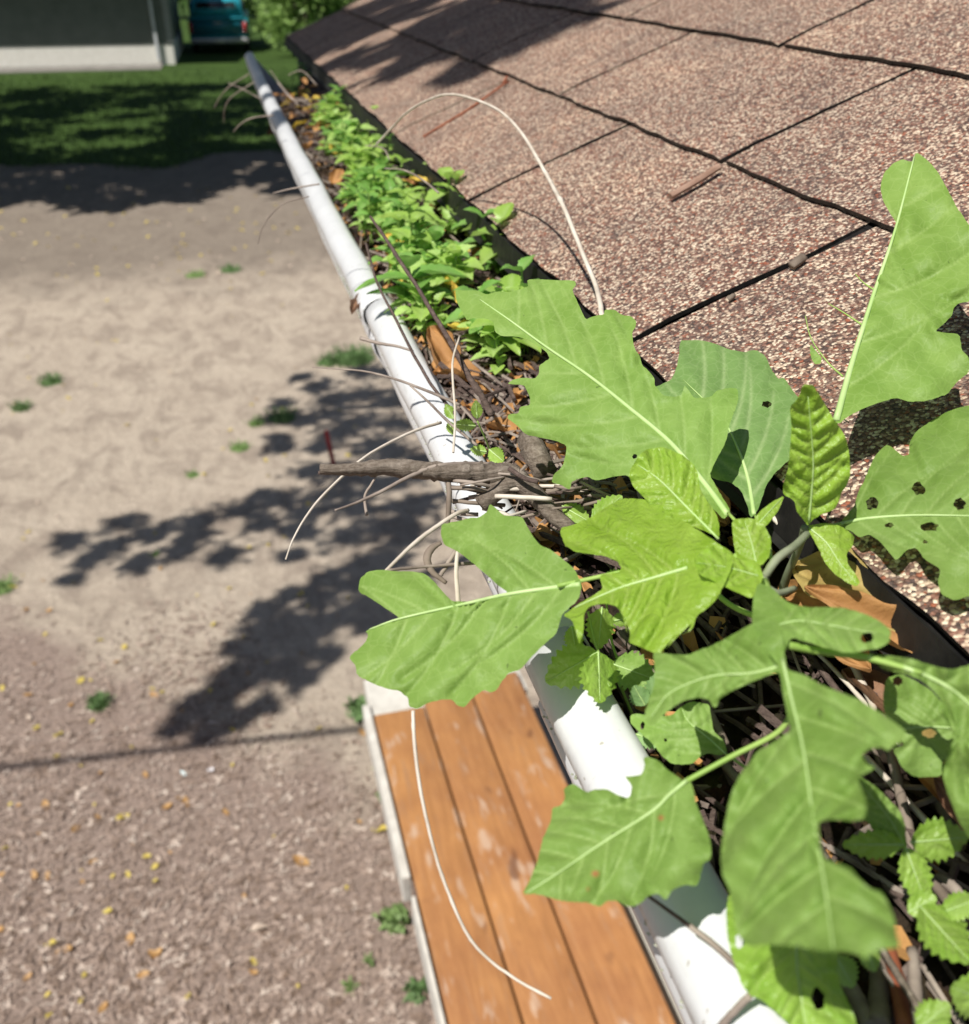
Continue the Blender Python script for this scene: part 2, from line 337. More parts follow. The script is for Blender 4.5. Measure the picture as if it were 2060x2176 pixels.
def trace_leaf(parent, outline, mid, anchors, m, holes=(), step=5.0, arch=.012, fold=0.0, quilt=.0006, veins=7, vang=48, rip=.0015, midw=5.0, vw=2.6, label=None, name='leaf', spots=()):
    """outline and midrib are traced on the photograph; anchors (px, py, metres of depth) give the blade its own plane,
    to which arching, folding and quilting between the veins are added in metres."""
    poly = resample(chaikin(outline), step * 1.2, .5)
    hp = [resample(h, step, .3) for h in holes]
    lo = poly.min(0); hi = poly.max(0)
    gx, gy = np.meshgrid(np.arange(lo[0], hi[0], step), np.arange(lo[1], hi[1], step)); gx[1::2] += step / 2
    pts = np.stack([gx.ravel(), gy.ravel()], 1); k = inside(pts, poly)
    for h in hp: k &= ~inside(pts, h)
    pts = pts[k]
    dm = np.full(len(pts), 1e9)
    for loop in [poly] + hp:
        for p in loop: dm = np.minimum(dm, np.abs(pts - p).sum(1))
    pts = pts[dm > step * .8]
    V = list(map(Vector, poly.tolist())); E = [(i, (i + 1) % len(poly)) for i in range(len(poly))]
    for h in hp:
        s = len(V); V += list(map(Vector, h.tolist())); E += [(s + i, s + (i + 1) % len(h)) for i in range(len(h))]
    V += list(map(Vector, pts.tolist()))
    r = geometry.delaunay_2d_cdt(V, E, [], 0, 1e-4)
    v2 = np.array([tuple(v) for v in r[0]]); fs = np.array(r[2]); cen = v2[fs].mean(1)
    k = inside(cen, poly)
    for h in hp: k &= ~inside(cen, h)
    fs = fs[k]
    mid = np.array(spline([np.array(p, float) for p in mid], 6)); ml = np.r_[0, np.cumsum(np.linalg.norm(np.diff(mid, axis=0), axis=1))]
    # veins
    vd = np.full(len(v2), 1e9); msd = np.full(len(v2), 1e9); side = np.zeros(len(v2))
    for i in range(len(mid) - 1):
        d, t = segdist(v2, mid[i], mid[i + 1]); q = d < msd; msd[q] = d[q]
        dd = mid[i + 1] - mid[i]; cr = dd[0] * (v2[:, 1] - mid[i][1]) - dd[1] * (v2[:, 0] - mid[i][0]); side[q] = np.sign(cr[q])
    span = max(hi - lo)
    vl = []
    for j in range(veins):
        for sgn in (-1, 1):
            s = ml[-1] * (.08 + .86 * (j + (.25 if sgn > 0 else 0)) / veins); i = min(np.searchsorted(ml, s), len(mid) - 1); p = np.array([np.interp(s, ml, mid[:, 0]), np.interp(s, ml, mid[:, 1])])
            tdir = mid[min(i + 1, len(mid) - 1)] - mid[max(i - 1, 0)]; a0 = math.atan2(tdir[1], tdir[0]); a = a0 + sgn * math.radians(vang + random.uniform(-11, 11))
            q = [p]
            for kk in range(9):
                p = p + span * .055 * np.array([math.cos(a), math.sin(a)]); a -= sgn * .055; q.append(p)
            for i2 in range(9):
                d, t = segdist(v2, q[i2], q[i2 + 1]); vd = np.minimum(vd, d + i2 * .25)
    # plane of depth from the anchors
    A = np.array([[a, b, 1] for a, b, c in anchors]); z = np.array([c for a, b, c in anchors]); co = np.linalg.lstsq(A, 1 / z, rcond=None)[0] if len(anchors) > 3 else np.linalg.solve(A, 1 / z)
    dz = 1 / (v2 @ co[:2] + co[2])
    zm = z.mean(); u = msd / F * zm
    half = span * .35 / F * zm
    dz = dz + arch * (u / half) ** 2 * .5 + fold * u
    ph = random.random() * 6
    dz = dz + rip * np.sin(v2[:, 0] * 2 * math.pi / 170 + ph) * np.cos(v2[:, 1] * 2 * math.pi / 140 + ph) * np.clip(msd / 60, 0, 1)
    near = np.minimum(vd, msd * 1.0); dz = dz - 1.9 * quilt * (1 - np.exp(-(near / 15.0) ** 1.3))
    ed = np.full(len(v2), 1e9)
    for q in poly[::2]: ed = np.minimum(ed, np.hypot(v2[:, 0] - q[0], v2[:, 1] - q[1]))
    ruff = np.exp(-ed / 26.0); ang_ = np.arctan2(v2[:, 1] - v2[:, 1].mean(), v2[:, 0] - v2[:, 0].mean())
    rip = rip * min(1.0, span / 420.0) ** 1.5
    dz = dz + rip * 1.1 * ruff * np.sin(ang_ * 11 + ph * 2 + v2[:, 0] / 37.0) + rip * .35 * np.sin(v2[:, 0] / 19.0 + ph) * np.sin(v2[:, 1] / 23.0)
    w3 = CAM + dz[:, None] * (((v2[:, 0] - CX) / F)[:, None] * RIGHT + ((v2[:, 1] - CY) / F)[:, None] * DOWN + FWD)
    base = CAM + (1 / (np.array(mid[0]) @ co[:2] + co[2])) * ray(*mid[0])
    o = mesh(name, w3, fs.tolist(), m, parent, True, base)
    vein = .6 * np.exp(-(vd / vw) ** 2)
    attr(o, 'vein', vein)
    sp = np.zeros(len(v2))
    for (sx, sy, sr) in spots: sp = np.maximum(sp, np.clip(1.6 - np.hypot((v2[:, 0] - sx) / sr, (v2[:, 1] - sy) / sr * 1.25) * 1.3, 0, 1))
    attr(o, 'spot', sp)
    if label: o['label'] = label
    # raised midrib
    def zat(p):
        d = np.linalg.norm(v2 - p, axis=1); i = d.argmin(); return dz[i]
    keep = [p for p in mid]
    pts3 = [at(p[0], p[1], zat(p) - .0002) for p in keep]
    n = len(pts3); rr = [midw * zm / F * (1.0 - .75 * i / (n - 1)) * .5 for i in range(n)]
    t = MB(); t.tube(pts3, rr, 6); t.build('midrib', RIB, o, True)
    return o
RIB = simple('pale_midrib', (.34, .50, .17), (.46, .60, .27), 50, .45)
def ell(cx, cy, rx, ry, n=14, j=.26): return [(cx + rx * math.cos(2 * math.pi * i / n) * random.uniform(1 - j, 1 + j), cy + ry * math.sin(2 * math.pi * i / n) * random.uniform(1 - j, 1 + j)) for i in range(n)]

base_pt = at(1640, 1300, .33)
weed = empty('broadleaf_weed', base_pt, 'tall weed with large chewed green leaves rooted in the gutter in front of the shingles', 'weed')
# the long chewed leaf reaching over the gutter
L1 = P('1', (50,185),(100,190),(190,190),(240,215),(300,195),(380,200),(450,180),(490,165),(482,125),(560,122),(660,128),(770,130),(778,155),(755,185),(765,215),(800,290),(835,365),(880,345),(945,335),(950,305),(1010,305),(1060,340),(1110,345),(1140,375),(1135,410),(1115,440),(1120,500),(1135,550),(1160,580),(1175,640),(1220,680),(1250,720),(1250,760),(1290,810),(1315,825),(1370,830),(1410,820),(1430,760),(1455,790),(1490,840),(1590,830),(1625,790),(1700,775),(1750,780),(1755,850),(1700,1000),(1680,1100),(1610,1230),(1580,1300),(1640,1400),(1710,1520),(1665,1570),(1600,1500),(1500,1440),(1350,1470),(1190,1440),(1150,1380),(1090,1300),(1000,1310),(900,1335),(850,1310),(800,1320),(750,1340),(740,1390),(690,1360),(630,1345),(640,1300),(700,1240),(715,1180),(720,1120),(640,1090),(560,1075),(480,1060),(420,1000),(365,960),(370,935),(430,930),(440,890),(500,880),(500,830),(480,790),(465,760),(400,755),(365,750),(400,725),(450,715),(530,720),(555,690),(555,640),(620,600),(600,560),(540,520),(480,480),(400,465),(330,465),(290,440),(280,380),(240,360),(160,355),(120,370),(100,330),(60,260))
trace_leaf(weed, L1, P('1', (1690,1540),(1550,1350),(1350,1110),(1090,890),(850,700),(600,530),(380,370),(200,245)), [(970,615,.40),(1550,1090,.293),(1180,1030,.335),(1560,830,.33)], MATURE, [P('1', *ell(1132,1188,14,16))], arch=.022, quilt=.0010, midw=13, veins=8, label='longest chewed leaf reaching over the gutter seedlings')
L2 = P('2', (990,1820),(1050,1560),(1100,1440),(1160,1250),(1230,1000),(1290,850),(1340,700),(1375,600),(1390,530),(1350,470),(1300,380),(1285,290),(1310,200),(1370,140),(1430,115),(1470,130),(1500,130),(1510,80),(1530,75),(1600,130),(1660,200),(1720,310),(1780,430),(1860,540),(1950,640),(1980,800),(1920,1000),(1860,1040),(1790,1050),(1760,1080),(1750,1130),(1700,1180),(1640,1230),(1700,1240),(1800,1250),(1810,1350),(1860,1400),(1860,1500),(1780,1560),(1720,1640),(1600,1680),(1480,1690),(1380,1660),(1200,1720),(1080,1780),(1020,1830))
trace_leaf(weed, L2, P('2', (1000,1810),(1100,1445),(1240,1000),(1380,580),(1505,100)), [(1775,890,.315),(1950,330,.37),(2060,700,.318)], MATURE, arch=.008, midw=15, veins=5, vang=55, quilt=.0009, label='half eaten upright leaf over the shingles at right')
L3 = P('1', (1405,490),(1440,490),(1520,488),(1600,505),(1700,545),(1780,560),(1840,555)) + P('2', (380,1370),(480,1350),(540,1390),(570,1460),(620,1540),(660,1530),(720,1620),(790,1700),(820,1800),(800,2000)) + P('3', (790,500),(700,580),(650,650),(620,740),(600,800),(560,850),(545,830),(540,790),(500,690),(440,640),(340,620),(250,560),(150,400),(60,250)) + P('1', (1290,840),(1250,770),(1310,745),(1345,730),(1370,690),(1390,620))
trace_leaf(weed, L3, P('3', (575,830),(540,620),(480,440),(380,250),(150,20)), [(1450,730,.40),(1720,880,.350),(1590,1090,.318)], MATUREV, [P('3', *ell(650,168,32,18))], arch=.006, midw=9, veins=6, quilt=.0008, vw=4, label='leaf with pale branching veins between the shingles and the plant tip')
L22 = P('3', (1100,870),(1180,780),(1200,700),(1250,600),(1300,480),(1370,410),(1400,420),(1470,480),(1510,470),(1510,400),(1550,330),(1650,260),(1740,210),(1869,170),(1960,200),(2000,700),(1980,1340),(1869,1320),(1780,1350),(1700,1310),(1680,1230),(1700,1160),(1600,1100),(1550,1030),(1500,1040),(1430,1110),(1390,1060),(1330,990),(1270,950),(1210,970),(1160,930),(1100,910))
trace_leaf(weed, L22, P('3', (1090,890),(1250,855),(1550,835),(1960,840)), [(1820,1100,.298),(2060,900,.306),(2000,1250,.264)], MATURE, [P('3', *ell(*h)) for h in ((1285,765,40,36),(1565,675,38,36),(1810,765,36,34),(1630,905,55,30),(1390,895,26,14),(1605,995,14,12))], arch=.004, midw=10, veins=5, vang=50, quilt=.0008, label='leaf riddled with round holes at the right edge')
L21 = P('3', (870,45),(930,50),(970,110),(1020,200),(1080,290),(1130,370),(1150,480),(1155,600),(1130,660),(1100,700),(1090,740),(1060,800),(980,830),(930,860),(900,900),(870,860),(830,810),(820,750),(750,710),(750,650),(780,560),(790,450),(800,300),(790,180),(840,130))
trace_leaf(weed, L21, P('3', (905,880),(925,650),(930,480),(900,120)), [(1710,1110,.285),(1640,950,.272),(1780,900,.272)], YOUNG, arch=.010, quilt=.0018, midw=6, veins=8, vang=60, label='bright upright young leaf above the plant tip')
L23 = P('3', (890,900),(1000,880),(1100,900),(1180,960),(1170,1020),(1130,1070),(1140,1130),(1180,1180),(1215,1240),(1190,1265),(1130,1240),(1060,1190),(1000,1120),(960,1030),(920,960))
trace_leaf(weed, L23, P('3', (900,905),(1010,1000),(1090,1120),(1195,1250)), [(1710,1110,.29),(1820,1240,.276),(1800,1120,.286)], YOUNG, arch=.008, quilt=.001, midw=4, veins=5)
L4 = P('4', (1400,430),(1330,370),(1280,330),(1250,310),(1200,290),(1160,240),(1120,170),(1100,130),(1040,125),(990,120),(950,80),(915,55),(900,100),(850,135),(780,140),(730,155),(640,170),(635,230),(655,290),(720,320),(790,370),(860,430),(910,470),(960,520),(1020,560),(960,585),(900,598),(800,612),(700,612),(650,560),(600,500),(540,450),(470,440),(390,440),(300,430),(220,440),(175,480),(165,555),(230,590),(290,630),(350,670),(400,705),(320,735),(240,760),(205,785),(215,830),(180,870),(110,930),(150,975),(155,1030),(250,1080),(330,1110),(400,1120),(450,1160),(455,1210),(500,1225),(560,1190),(640,1170),(700,1170),(730,1205),(770,1215),(830,1150),(880,1115),(920,1130),(950,1120),(980,1070),(1020,1020),(1090,1000),(1150,930),(1220,860),(1290,800),(1310,740),(1330,680),(1420,600),(1440,520))
trace_leaf(weed, L4, P('4', (1430,515),(1300,530),(1020,570),(750,630),(400,710),(230,770)), [(1230,1250,.272),(770,1400,.283),(1100,1110,.30),(1000,1500,.262)], MATURE, [P('4', *ell(205,812,13,24))], arch=.010, midw=13, veins=7, vang=52, quilt=.0012, label='broad leaf with two bitten bays hanging out over the yard')
L6 = P('1', (1090,1290),(1180,1150),(1300,1130),(1420,1180),(1500,1250),(1520,1370),(1560,1450),(1620,1530),(1640,1600),(1640,1680),(1560,1640),(1450,1600),(1350,1560),(1250,1500),(1190,1440),(1120,1370))
trace_leaf(weed, L6, P('1', (1635,1685),(1450,1500),(1280,1330),(1150,1240)), [(1530,1140,.272),(1360,960,.296),(1380,1080,.284)], YOUNG, arch=.006, quilt=.0022, midw=6, veins=7, vang=60)
L5 = P('1', (720,1740),(680,1650),(690,1615),(760,1600),(870,1555),(960,1490),(1050,1440),(1190,1445),(1300,1500),(1450,1590),(1600,1690),(1700,1760)) + P('3', (450,1130),(360,1330),(300,1390),(230,1440),(200,1530),(100,1560),(30,1640),(0,1680)) + P('5', (1090,60),(1050,130),(1000,140),(960,170),(920,230),(870,268),(810,240),(740,210),(690,190),(700,140),(680,80),(650,20)) + P('4', (1700,800),(1690,720),(1640,640),(1570,622),(1480,640),(1450,690),(1450,780),(1425,860),(1405,780),(1385,720),(1330,690),(1400,640),(1500,580),(1560,540),(1540,470),(1560,455),(1650,445),(1665,420),(1640,380),(1560,350),(1480,340),(1400,330),(1340,290))
trace_leaf(weed, L5, P('4', (2040,420),(1870,470),(1640,540),(1400,645)), [(1480,1220,.255),(1200,1290,.262),(1200,1130,.288)], YOUNG, arch=.006, quilt=.0020, midw=9, veins=6, vang=62, label='puckered yellow green lobed leaf at the middle of the plant')
for o_, mid_, an_ in (
  (P('3', (210,1110),(260,1050),(350,1010),(420,1040),(470,1100),(600,1110),(630,1200),(600,1280),(560,1340),(450,1290),(350,1240),(240,1190)), P('3', (600,1200),(420,1150),(230,1120)), [(1480,1180,.252),(1600,1230,.25),(1560,1180,.256)]),
  (P('3', (440,860),(560,850),(640,900),(680,980),(670,1080),(620,1140),(480,1130),(450,1000)), P('3', (590,1130),(560,1000),(520,870)), [(1560,1100,.27),(1600,1190,.262),(1640,1140,.265)]),
  (P('3', (540,920),(600,820),(690,750),(760,715),(720,810),(640,910)), P('3', (580,910),(660,820),(750,725)), [(1600,1110,.275),(1660,1060,.28),(1640,1100,.276)])):
    trace_leaf(weed, o_, mid_, an_, YOUNG, arch=.003, quilt=.0014, midw=4, veins=5)
# the nearer shoot
L10 = P('5', (840,250),(940,262),(1060,268),(1120,240),(1180,222),(1320,150),(1440,80),(1500,60),(1560,40),(1620,60),(1650,180),(1660,370),(1560,390),(1440,440),(1330,490),(1250,540),(1235,590),(1210,590),(1190,545),(1120,530),(1020,555),(940,610),(870,670),(830,712),(800,690),(790,620),(810,560),(850,440),(850,340))
trace_leaf(weed, L10, P('5', (1650,330),(1450,380),(1200,400),(950,500),(830,650)), [(1660,1420,.205),(1400,1400,.225),(1380,1520,.218)], MATURE, arch=.006, quilt=.0010, midw=6, veins=6)
L11 = P('3', (600,1240),(680,1270),(740,1330),(800,1370),(900,1390),(1000,1388),(1100,1390),(1220,1420),(1330,1470),(1400,1530),(1390,1600),(1320,1640),(1250,1645),(1180,1665),(1100,1660),(1000,1630),(900,1600),(800,1570),(760,1640),(745,1780),(690,1700),(600,1600),(560,1480),(570,1330))
trace_leaf(weed, L11, P('3', (700,1500),(850,1470),(1050,1500),(1390,1560)), [(1640,1370,.21),(1890,1350,.209),(1760,1300,.220)], MATURE, [P('3', *ell(1257,1572,42,30))], arch=.005, quilt=.0008, midw=5, veins=5)
L8 = P('6', (740,-80),(790,-20),(800,60),(900,90),(1000,150),(1100,185),(1180,215),(1320,300),(1390,350),(1445,390),(1430,450),(1380,470),(1350,500),(1310,480),(1240,490),(1205,530),(1235,575),(1280,590),(1230,620),(1180,650),(1210,720),(1235,800),(1215,870),(1150,882),(1040,870),(970,890),(975,950),(990,1050),(1010,1090),(1080,1110),(1150,1140),(1180,1180),(1250,1250),(1310,1260),(1350,1330),(1380,1400),(1390,1480),(1415,1560),(1390,1570),(1310,1580),(1250,1600),(1240,1640),(1180,1605),(1120,1590),(1000,1590),(850,1560),(700,1550),(590,1560),(530,1500),(510,1400),(490,1260),(450,1180),(440,1100),(445,1000),(470,850),(500,720),(550,620),(600,560),(640,500),(700,470),(760,430),(820,390),(800,300),(780,200),(765,100),(740,20))
trace_leaf(weed, L8, P('6', (775,0),(820,200),(890,500),(940,850),(1000,1200),(1050,1570)), [(1660,1420,.200),(1560,1980,.156),(1860,1600,.170)], MATURE, arch=.010, quilt=.0009, midw=8, veins=7, vang=58, label='largest near leaf, blurred, with a square bite in its side')
L13 = P('6', (480,1280),(470,1380),(475,1500),(495,1600),(530,1700),(560,1780),(600,1830),(660,1850),(750,1930),(870,2040),(1200,2060),(1160,1920),(1100,1800),(1070,1700),(1080,1600),(1100,1500),(900,1300),(650,1200))
trace_leaf(weed, L13, P('6', (900,1300),(850,1600),(900,2000)), [(1550,1960,.203),(1700,2170,.192),(1750,2000,.202)], SERR, [P('6', *ell(543,1535,26,36)), P('6', *ell(970,1850,38,66))], arch=.004, quilt=.0008, midw=7, veins=6, label='shaded lower leaf with an oval hole under the largest leaf')
L12 = P('6', (1150,640),(1200,640),(1280,690),(1340,750),(1410,820),(1440,900),(1448,1030),(1420,1030),(1370,970),(1260,930),(1245,890),(1160,850))
trace_leaf(weed, L12, P('6', (1440,1020),(1350,860),(1200,680)), [(1920,1800,.23),(1830,1660,.225),(1920,1700,.23)], MATURE, arch=.003, midw=4, veins=5)
L7 = P('5', (1030,1050),(990,1020),(930,980),(870,920),(800,895),(780,910),(790,950),(770,1010),(700,1020),(665,1020),(710,1080),(700,1140),(680,1155),(620,1135),(560,1100),(480,1100),(430,1120),(350,1065),(310,1080),(285,1100),(295,1160),(270,1200),(215,1215),(210,1290),(160,1400),(120,1560),(70,1680),(30,1750),(130,1750),(260,1790),(370,1800),(430,1800),(510,1830),(560,1790),(610,1790),(690,1830),(760,1810),(810,1760),(870,1745),(920,1790),(960,1720),(1050,1690),(1110,1700),(1130,1660),(1150,1560),(1200,1530),(1200,1450),(1185,1380),(1150,1290),(1110,1200),(1090,1100),(1070,1050))
trace_leaf(weed, L7, P('5', (1050,1045),(935,1140),(830,1240),(530,1430),(250,1620),(60,1740)), [(1455,1660,.218),(1115,1900,.214),(1490,1850,.200)], MATURE, arch=.006, quilt=.0009, midw=9, veins=6, label='toothed leaf on a long stalk with a reddish spot, over the gutter lip', spots=[(1266,1857,9),(1405,1738,7),(1250,1890,4)])
L14 = P('6', (1230,-20),(1330,60),(1430,80),(1520,110),(1590,170),(1640,230),(1650,330),(1700,400),(1690,500),(1640,600),(1660,700),(1700,800),(1740,900),(1800,990),(1900,1020),(1900,0),(1700,60),(1600,40),(1480,0),(1350,-20))
trace_leaf(weed, L14, P('6', (1240,-10),(1500,70),(1700,170),(1880,330)), [(1840,1400,.21),(2060,1480,.20),(2050,1780,.20)], MATURE, arch=.005, quilt=.0009, midw=14, veins=5, vang=58)
L15 = P('6', (1340,105),(1420,80),(1500,120),(1580,170),(1660,260),(1720,330),(1740,500),(1640,560),(1640,640),(1500,645),(1430,600),(1370,490),(1440,470),(1400,400),(1330,300),(1320,200))
trace_leaf(weed, L15, P('6', (1740,380),(1600,370),(1450,380),(1340,440)), [(1880,1460,.235),(2040,1500,.232),(1960,1650,.232)], MATURE, [P('6', *ell(1400,120,26,24)), P('6', *ell(1575,405,35,22))], arch=.003, quilt=.0006, midw=5, veins=5)
L19 = P('5', (1190,575),(1120,560),(1060,560),(1000,600),(960,640),(880,650),(800,640),(740,630),(700,640),(700,690),(750,740),(850,830),(900,900),(960,945),(1080,945),(1130,900),(1180,875),(1260,890),(1300,870),(1280,800),(1215,740),(1200,650))
trace_leaf(weed, L19, P('5', (1290,880),(1180,780),(1060,680),(1020,600)), [(1540,1600,.262),(1380,1520,.268),(1480,1490,.270)], MATURE, [P('5', *ell(775,706,14,22)), P('5', *ell(918,796,10,10))], arch=.003, midw=5, veins=5)
# stems and stalks
def stem(parent, pts, r, m, name='stem', n=8, k=6):
    pp = spline([at(*p) for p in pts], k); rr = np.interp(np.linspace(0, 1, len(pp)), np.linspace(0, 1, len(r)), r) if hasattr(r, '__len__') else r
    t = MB(); t.tube(pp, np.array(rr) * .42, n, .04); return t.build(name, m, parent, True)
stem(weed, [(1650,1330,.345),(1668,1240,.32),(1700,1160,.30),(1710,1120,.288)], [.004,.003,.0025], STEMGREY)
stem(weed, [(1720,1130,.292),(1690,1160,.272),(1650,1190,.262),(1625,1235,.262),(1650,1260,.262),(1690,1250,.27)], [.0026,.0028,.0028,.0026,.0018], STEMGREY)
stem(weed, [(1560,1180,.268),(1625,1235,.262)], [.002,.003], STEMG)
stem(weed, [(1625,1235,.262),(1650,1330,.225),(1661,1430,.203)], [.003,.0018,.0012], STEMG)
stem(weed, [(1668,1370,.212),(1750,1385,.214),(1840,1397,.21),(1960,1430,.203)], [.0022,.0022,.002,.0012], STEMG)
stem(weed, [(1455,1662,.222),(1560,1605,.222),(1655,1555,.224),(1690,1500,.235)], [.0015,.0015,.0018], STEMG)
stem(weed, [(1540,1600,.262),(1600,1640,.262),(1650,1660,.262)], [.001,.001], STEMG)
stem(weed, [(1185,1245,.2745),(1300,1220,.275),(1440,1190,.272),(1540,1180,.27)], [.0015,.0015,.0018], STEMG)
stem(weed, [(1548,1090,.292),(1600,1150,.275),(1620,1200,.268)], [.0012,.0016], STEMG)
stem(weed, [(1603,1093,.318),(1630,1140,.29),(1640,1190,.27)], [.001,.0014], STEMG)
stem(weed, [(1778,896,.315),(1760,990,.305),(1725,1090,.295)], [.0013,.0012], STEMG)
stem(weed, [(1786,1113,.298),(1725,1125,.292)], [.0012,.0014], STEMG)
stem(weed, [(1500,1240,.30),(1560,1290,.29),(1660,1330,.27),(1790,1390,.235)], [.002,.0022,.002], STEMG)
for pp in ([(1712,671,.34),(1725,720,.338),(1760,770,.335),(1792,800,.33)], [(1818,582,.35),(1835,600,.345),(1858,616,.34)], [(1761,645,.35),(1795,665,.345),(1832,690,.34)]):
    stem(weed, pp, [.0004,.0006,.0009], STEMG, 'leaf_remnant', 5)
trace_leaf(weed, P('2', (830,1310),(870,1360),(905,1400),(900,1440),(860,1445),(835,1400)), P('2', (900,1390),(860,1400),(840,1430)), [(1720,740,.34),(1750,760,.337),(1735,775,.336)], MATURE, step=3, veins=1, midw=1, arch=0)

# ------------------------------------------------------------------ small toothed weeds beside the big one
def toothed(cx, cy, L, W, ang, n=8, tooth=.12):
    """outline of a coarsely toothed lens-shaped leaf from its base (cx, cy)"""
    up = []; dn = []
    for i in range(1, n * 2):
        t = i / (n * 2); w = W * .5 * math.sin(math.pi * t ** .85) ** .8; k = 1 + (tooth * 1.4 if i % 2 else -tooth)
        up.append((t * L + (0.02 * L if i % 2 else 0), w * k)); dn.append((t * L + (0.02 * L if i % 2 else 0), -w * k))
    pts = [(0, 0)] + up + [(L, 0)] + dn[::-1]; c, s = math.cos(math.radians(ang)), math.sin(math.radians(ang))
    return [(cx + x * c - y * s, cy + x * s + y * c) for x, y in pts], [(cx, cy), (cx + L * .5 * c, cy + L * .5 * s), (cx + L * .96 * c, cy + L * .96 * s)]
def small_weed(base, label, leaves, cat='weed', m=SERR, stems=()):
    b = at(*base); e = empty('toothed_weed', b, label, cat, 'small weeds rooted in the gutter')
    for st in stems: stem(e, st, [.0012,.001,.0008], STEMG, 'stem', 6)
    for (cx, cy, L, W, ang, z0, z1, *mm) in leaves:
        o, md = toothed(cx, cy, L, W, ang)
        tx, ty = md[-1]; nx, ny = -(ty - cy), (tx - cx)
        trace_leaf(e, o, md, [(cx, cy, z0), (tx, ty, z1), (cx + nx * .3, cy + ny * .3, (z0 + z1) / 2)], mm[0] if mm else m, step=4, arch=.003, quilt=.0008, veins=6, vang=40, midw=4, vw=2, rip=.0006)
    return e
small_weed((1345,1520,.30), 'bright toothed seedling leaning over the white gutter lip, left of the big weed', [(1272,1385,130,90,150,.290,.284),(1272,1385,110,80,88,.290,.280),(1262,1400,70,50,60,.290,.286),(1280,1290,90,60,95,.298,.292),(1215,1330,60,40,80,.295,.295)], stems=[[(1345,1520,.305),(1310,1440,.30),(1272,1385,.29),(1250,1300,.294)]])
small_weed((1330,1180,.36), 'toothed sprout with veined leaf right of the bent twig', [(1258,1108,85,48,-40,.335,.33),(1195,1075,70,40,30,.35,.345)], stems=[[(1330,1180,.36),(1290,1140,.35),(1258,1108,.335)]])
small_weed((1925,1900,.27), 'yellow green toothed weed with opposite leaves at the lower right edge', [(1922,1795,132,62,180,.228,.225),(1935,1790,125,90,-5,.228,.228),(1925,1800,135,65,70,.228,.226),(1955,1925,165,95,48,.218,.205),(1930,1940,70,60,-30,.222,.22,SEED),(2000,1940,90,60,-20,.22,.215,SEED)], stems=[[(1925,2050,.27),(1920,1900,.26),(1925,1795,.236)]])
small_weed((2050,2170,.24), 'bright leaf in the bottom right corner', [(2110,2130,95,100,200,.205,.203,SEED),(1950,2190,90,80,-40,.208,.206,SEED)], stems=[[(2050,2230,.25),(2060,2150,.24),(2070,2110,.235)]])
small_weed((1780,2100,.24), 'small wet leaves under the largest leaf at bottom', [(1775,2030,80,60,60,.214,.212,SEED),(1840,2010,60,42,70,.214,.212,SEED)], stems=[[(1800,2120,.25),(1780,2070,.24),(1775,2030,.235)]])
small_weed((1400,1570,.30), 'pale fuzzy round leaved seedling beside the gutter lip', [(1392,1500,72,50,-85,.288,.284,PALE),(1352,1560,66,40,20,.283,.28,PALE),(1372,1500,50,44,-120,.288,.286,PALE)], stems=[[(1400,1590,.30),(1395,1540,.29),(1388,1500,.288)]])
small_weed((1300,1330,.33), 'dark green wide leaf shaded under the yellow green leaf', [(1300,1410,100,80,20,.30,.296,MATURE),(1280,1240,60,40,-20,.31,.31,SEED),(1265,1180,50,36,-60,.325,.325,SEED),(1300,1320,46,30,-10,.31,.31,SEED)], stems=[[(1320,1420,.31),(1300,1360,.31),(1285,1250,.31)]])
small_weed((1020,960,.42), 'tiny sprout with three round leaves by the gutter lip, behind the forked twig', [(1012,905,48,26,185,.405,.40),(1015,890,40,24,-95,.405,.40),(1040,955,40,34,40,.41,.405),(1035,960,36,24,190,.41,.41),(965,890,36,24,-120,.42,.42),(955,895,30,20,75,.42,.42)], stems=[[(1050,985,.43),(1035,940,.415),(1015,895,.405)]])

# ------------------------------------------------------------------ gutter
GUT = empty('gutter', (.08, 0, CAMZ - .195), 'white painted metal gutter running away along the eave, full of debris', 'gutter')
prof = [(.1000, .2050), (.0975, .1990), (.0955, .1955), (.0925, .1940), (.0885, .1942), (.0845, .1955), (.0812, .1980), (.0787, .2015), (.0782, .205), (.0788, .209), (.0806, .2125), (.0828, .2150), (.0842, .2162), (.0866, .2168), (.0856, .2195), (.0838, .2255), (.0850, .231), (.093, .246), (.103, .258), (.114, .275), (.119, .295), (.121, .315), (.123, .322), (.190, .324), (.194, .318), (.194, .205)]
def section(y0, y1, ox, oz, bend=None):
    ny = max(2, int((y1 - y0) / .02)); ys = np.linspace(y0, y1, ny); vs = []; d = []
    for y in ys:
        e = bend(y) if bend else 0
        for j, (x, D) in enumerate(prof):
            lipd = math.sin(y * 47) * .0003 + math.sin(y * 19 + 1) * .0004
            vs.append((x + ox + e + (lipd if j < 18 else 0), y, CAMZ - D - oz)); d.append(.8 if 9 <= j <= 11 else (.15 if j in (8, 12) else (2.2 if j >= 21 else 0)))  # crease values are dirt; channel floor and back get painted shade
    n = len(prof); fs = [(i * n + j, i * n + j + 1, (i + 1) * n + j + 1, (i + 1) * n + j) for i in range(ny - 1) for j in range(n - 1)]
    o = mesh('gutter_section', vs, fs, WHITE, GUT); attr(o, 'dirt', d)
    m = o.modifiers.new('sheet', 'SOLIDIFY'); m.thickness = .0008; m.offset = 1
    return o
section(-.35, .243, 0, 0)
section(.238, .612, .0022, .0010)
section(.605, 2.36, 0, .0005, lambda y: .016 * max(0, y - 1.1) ** 2 * .35)
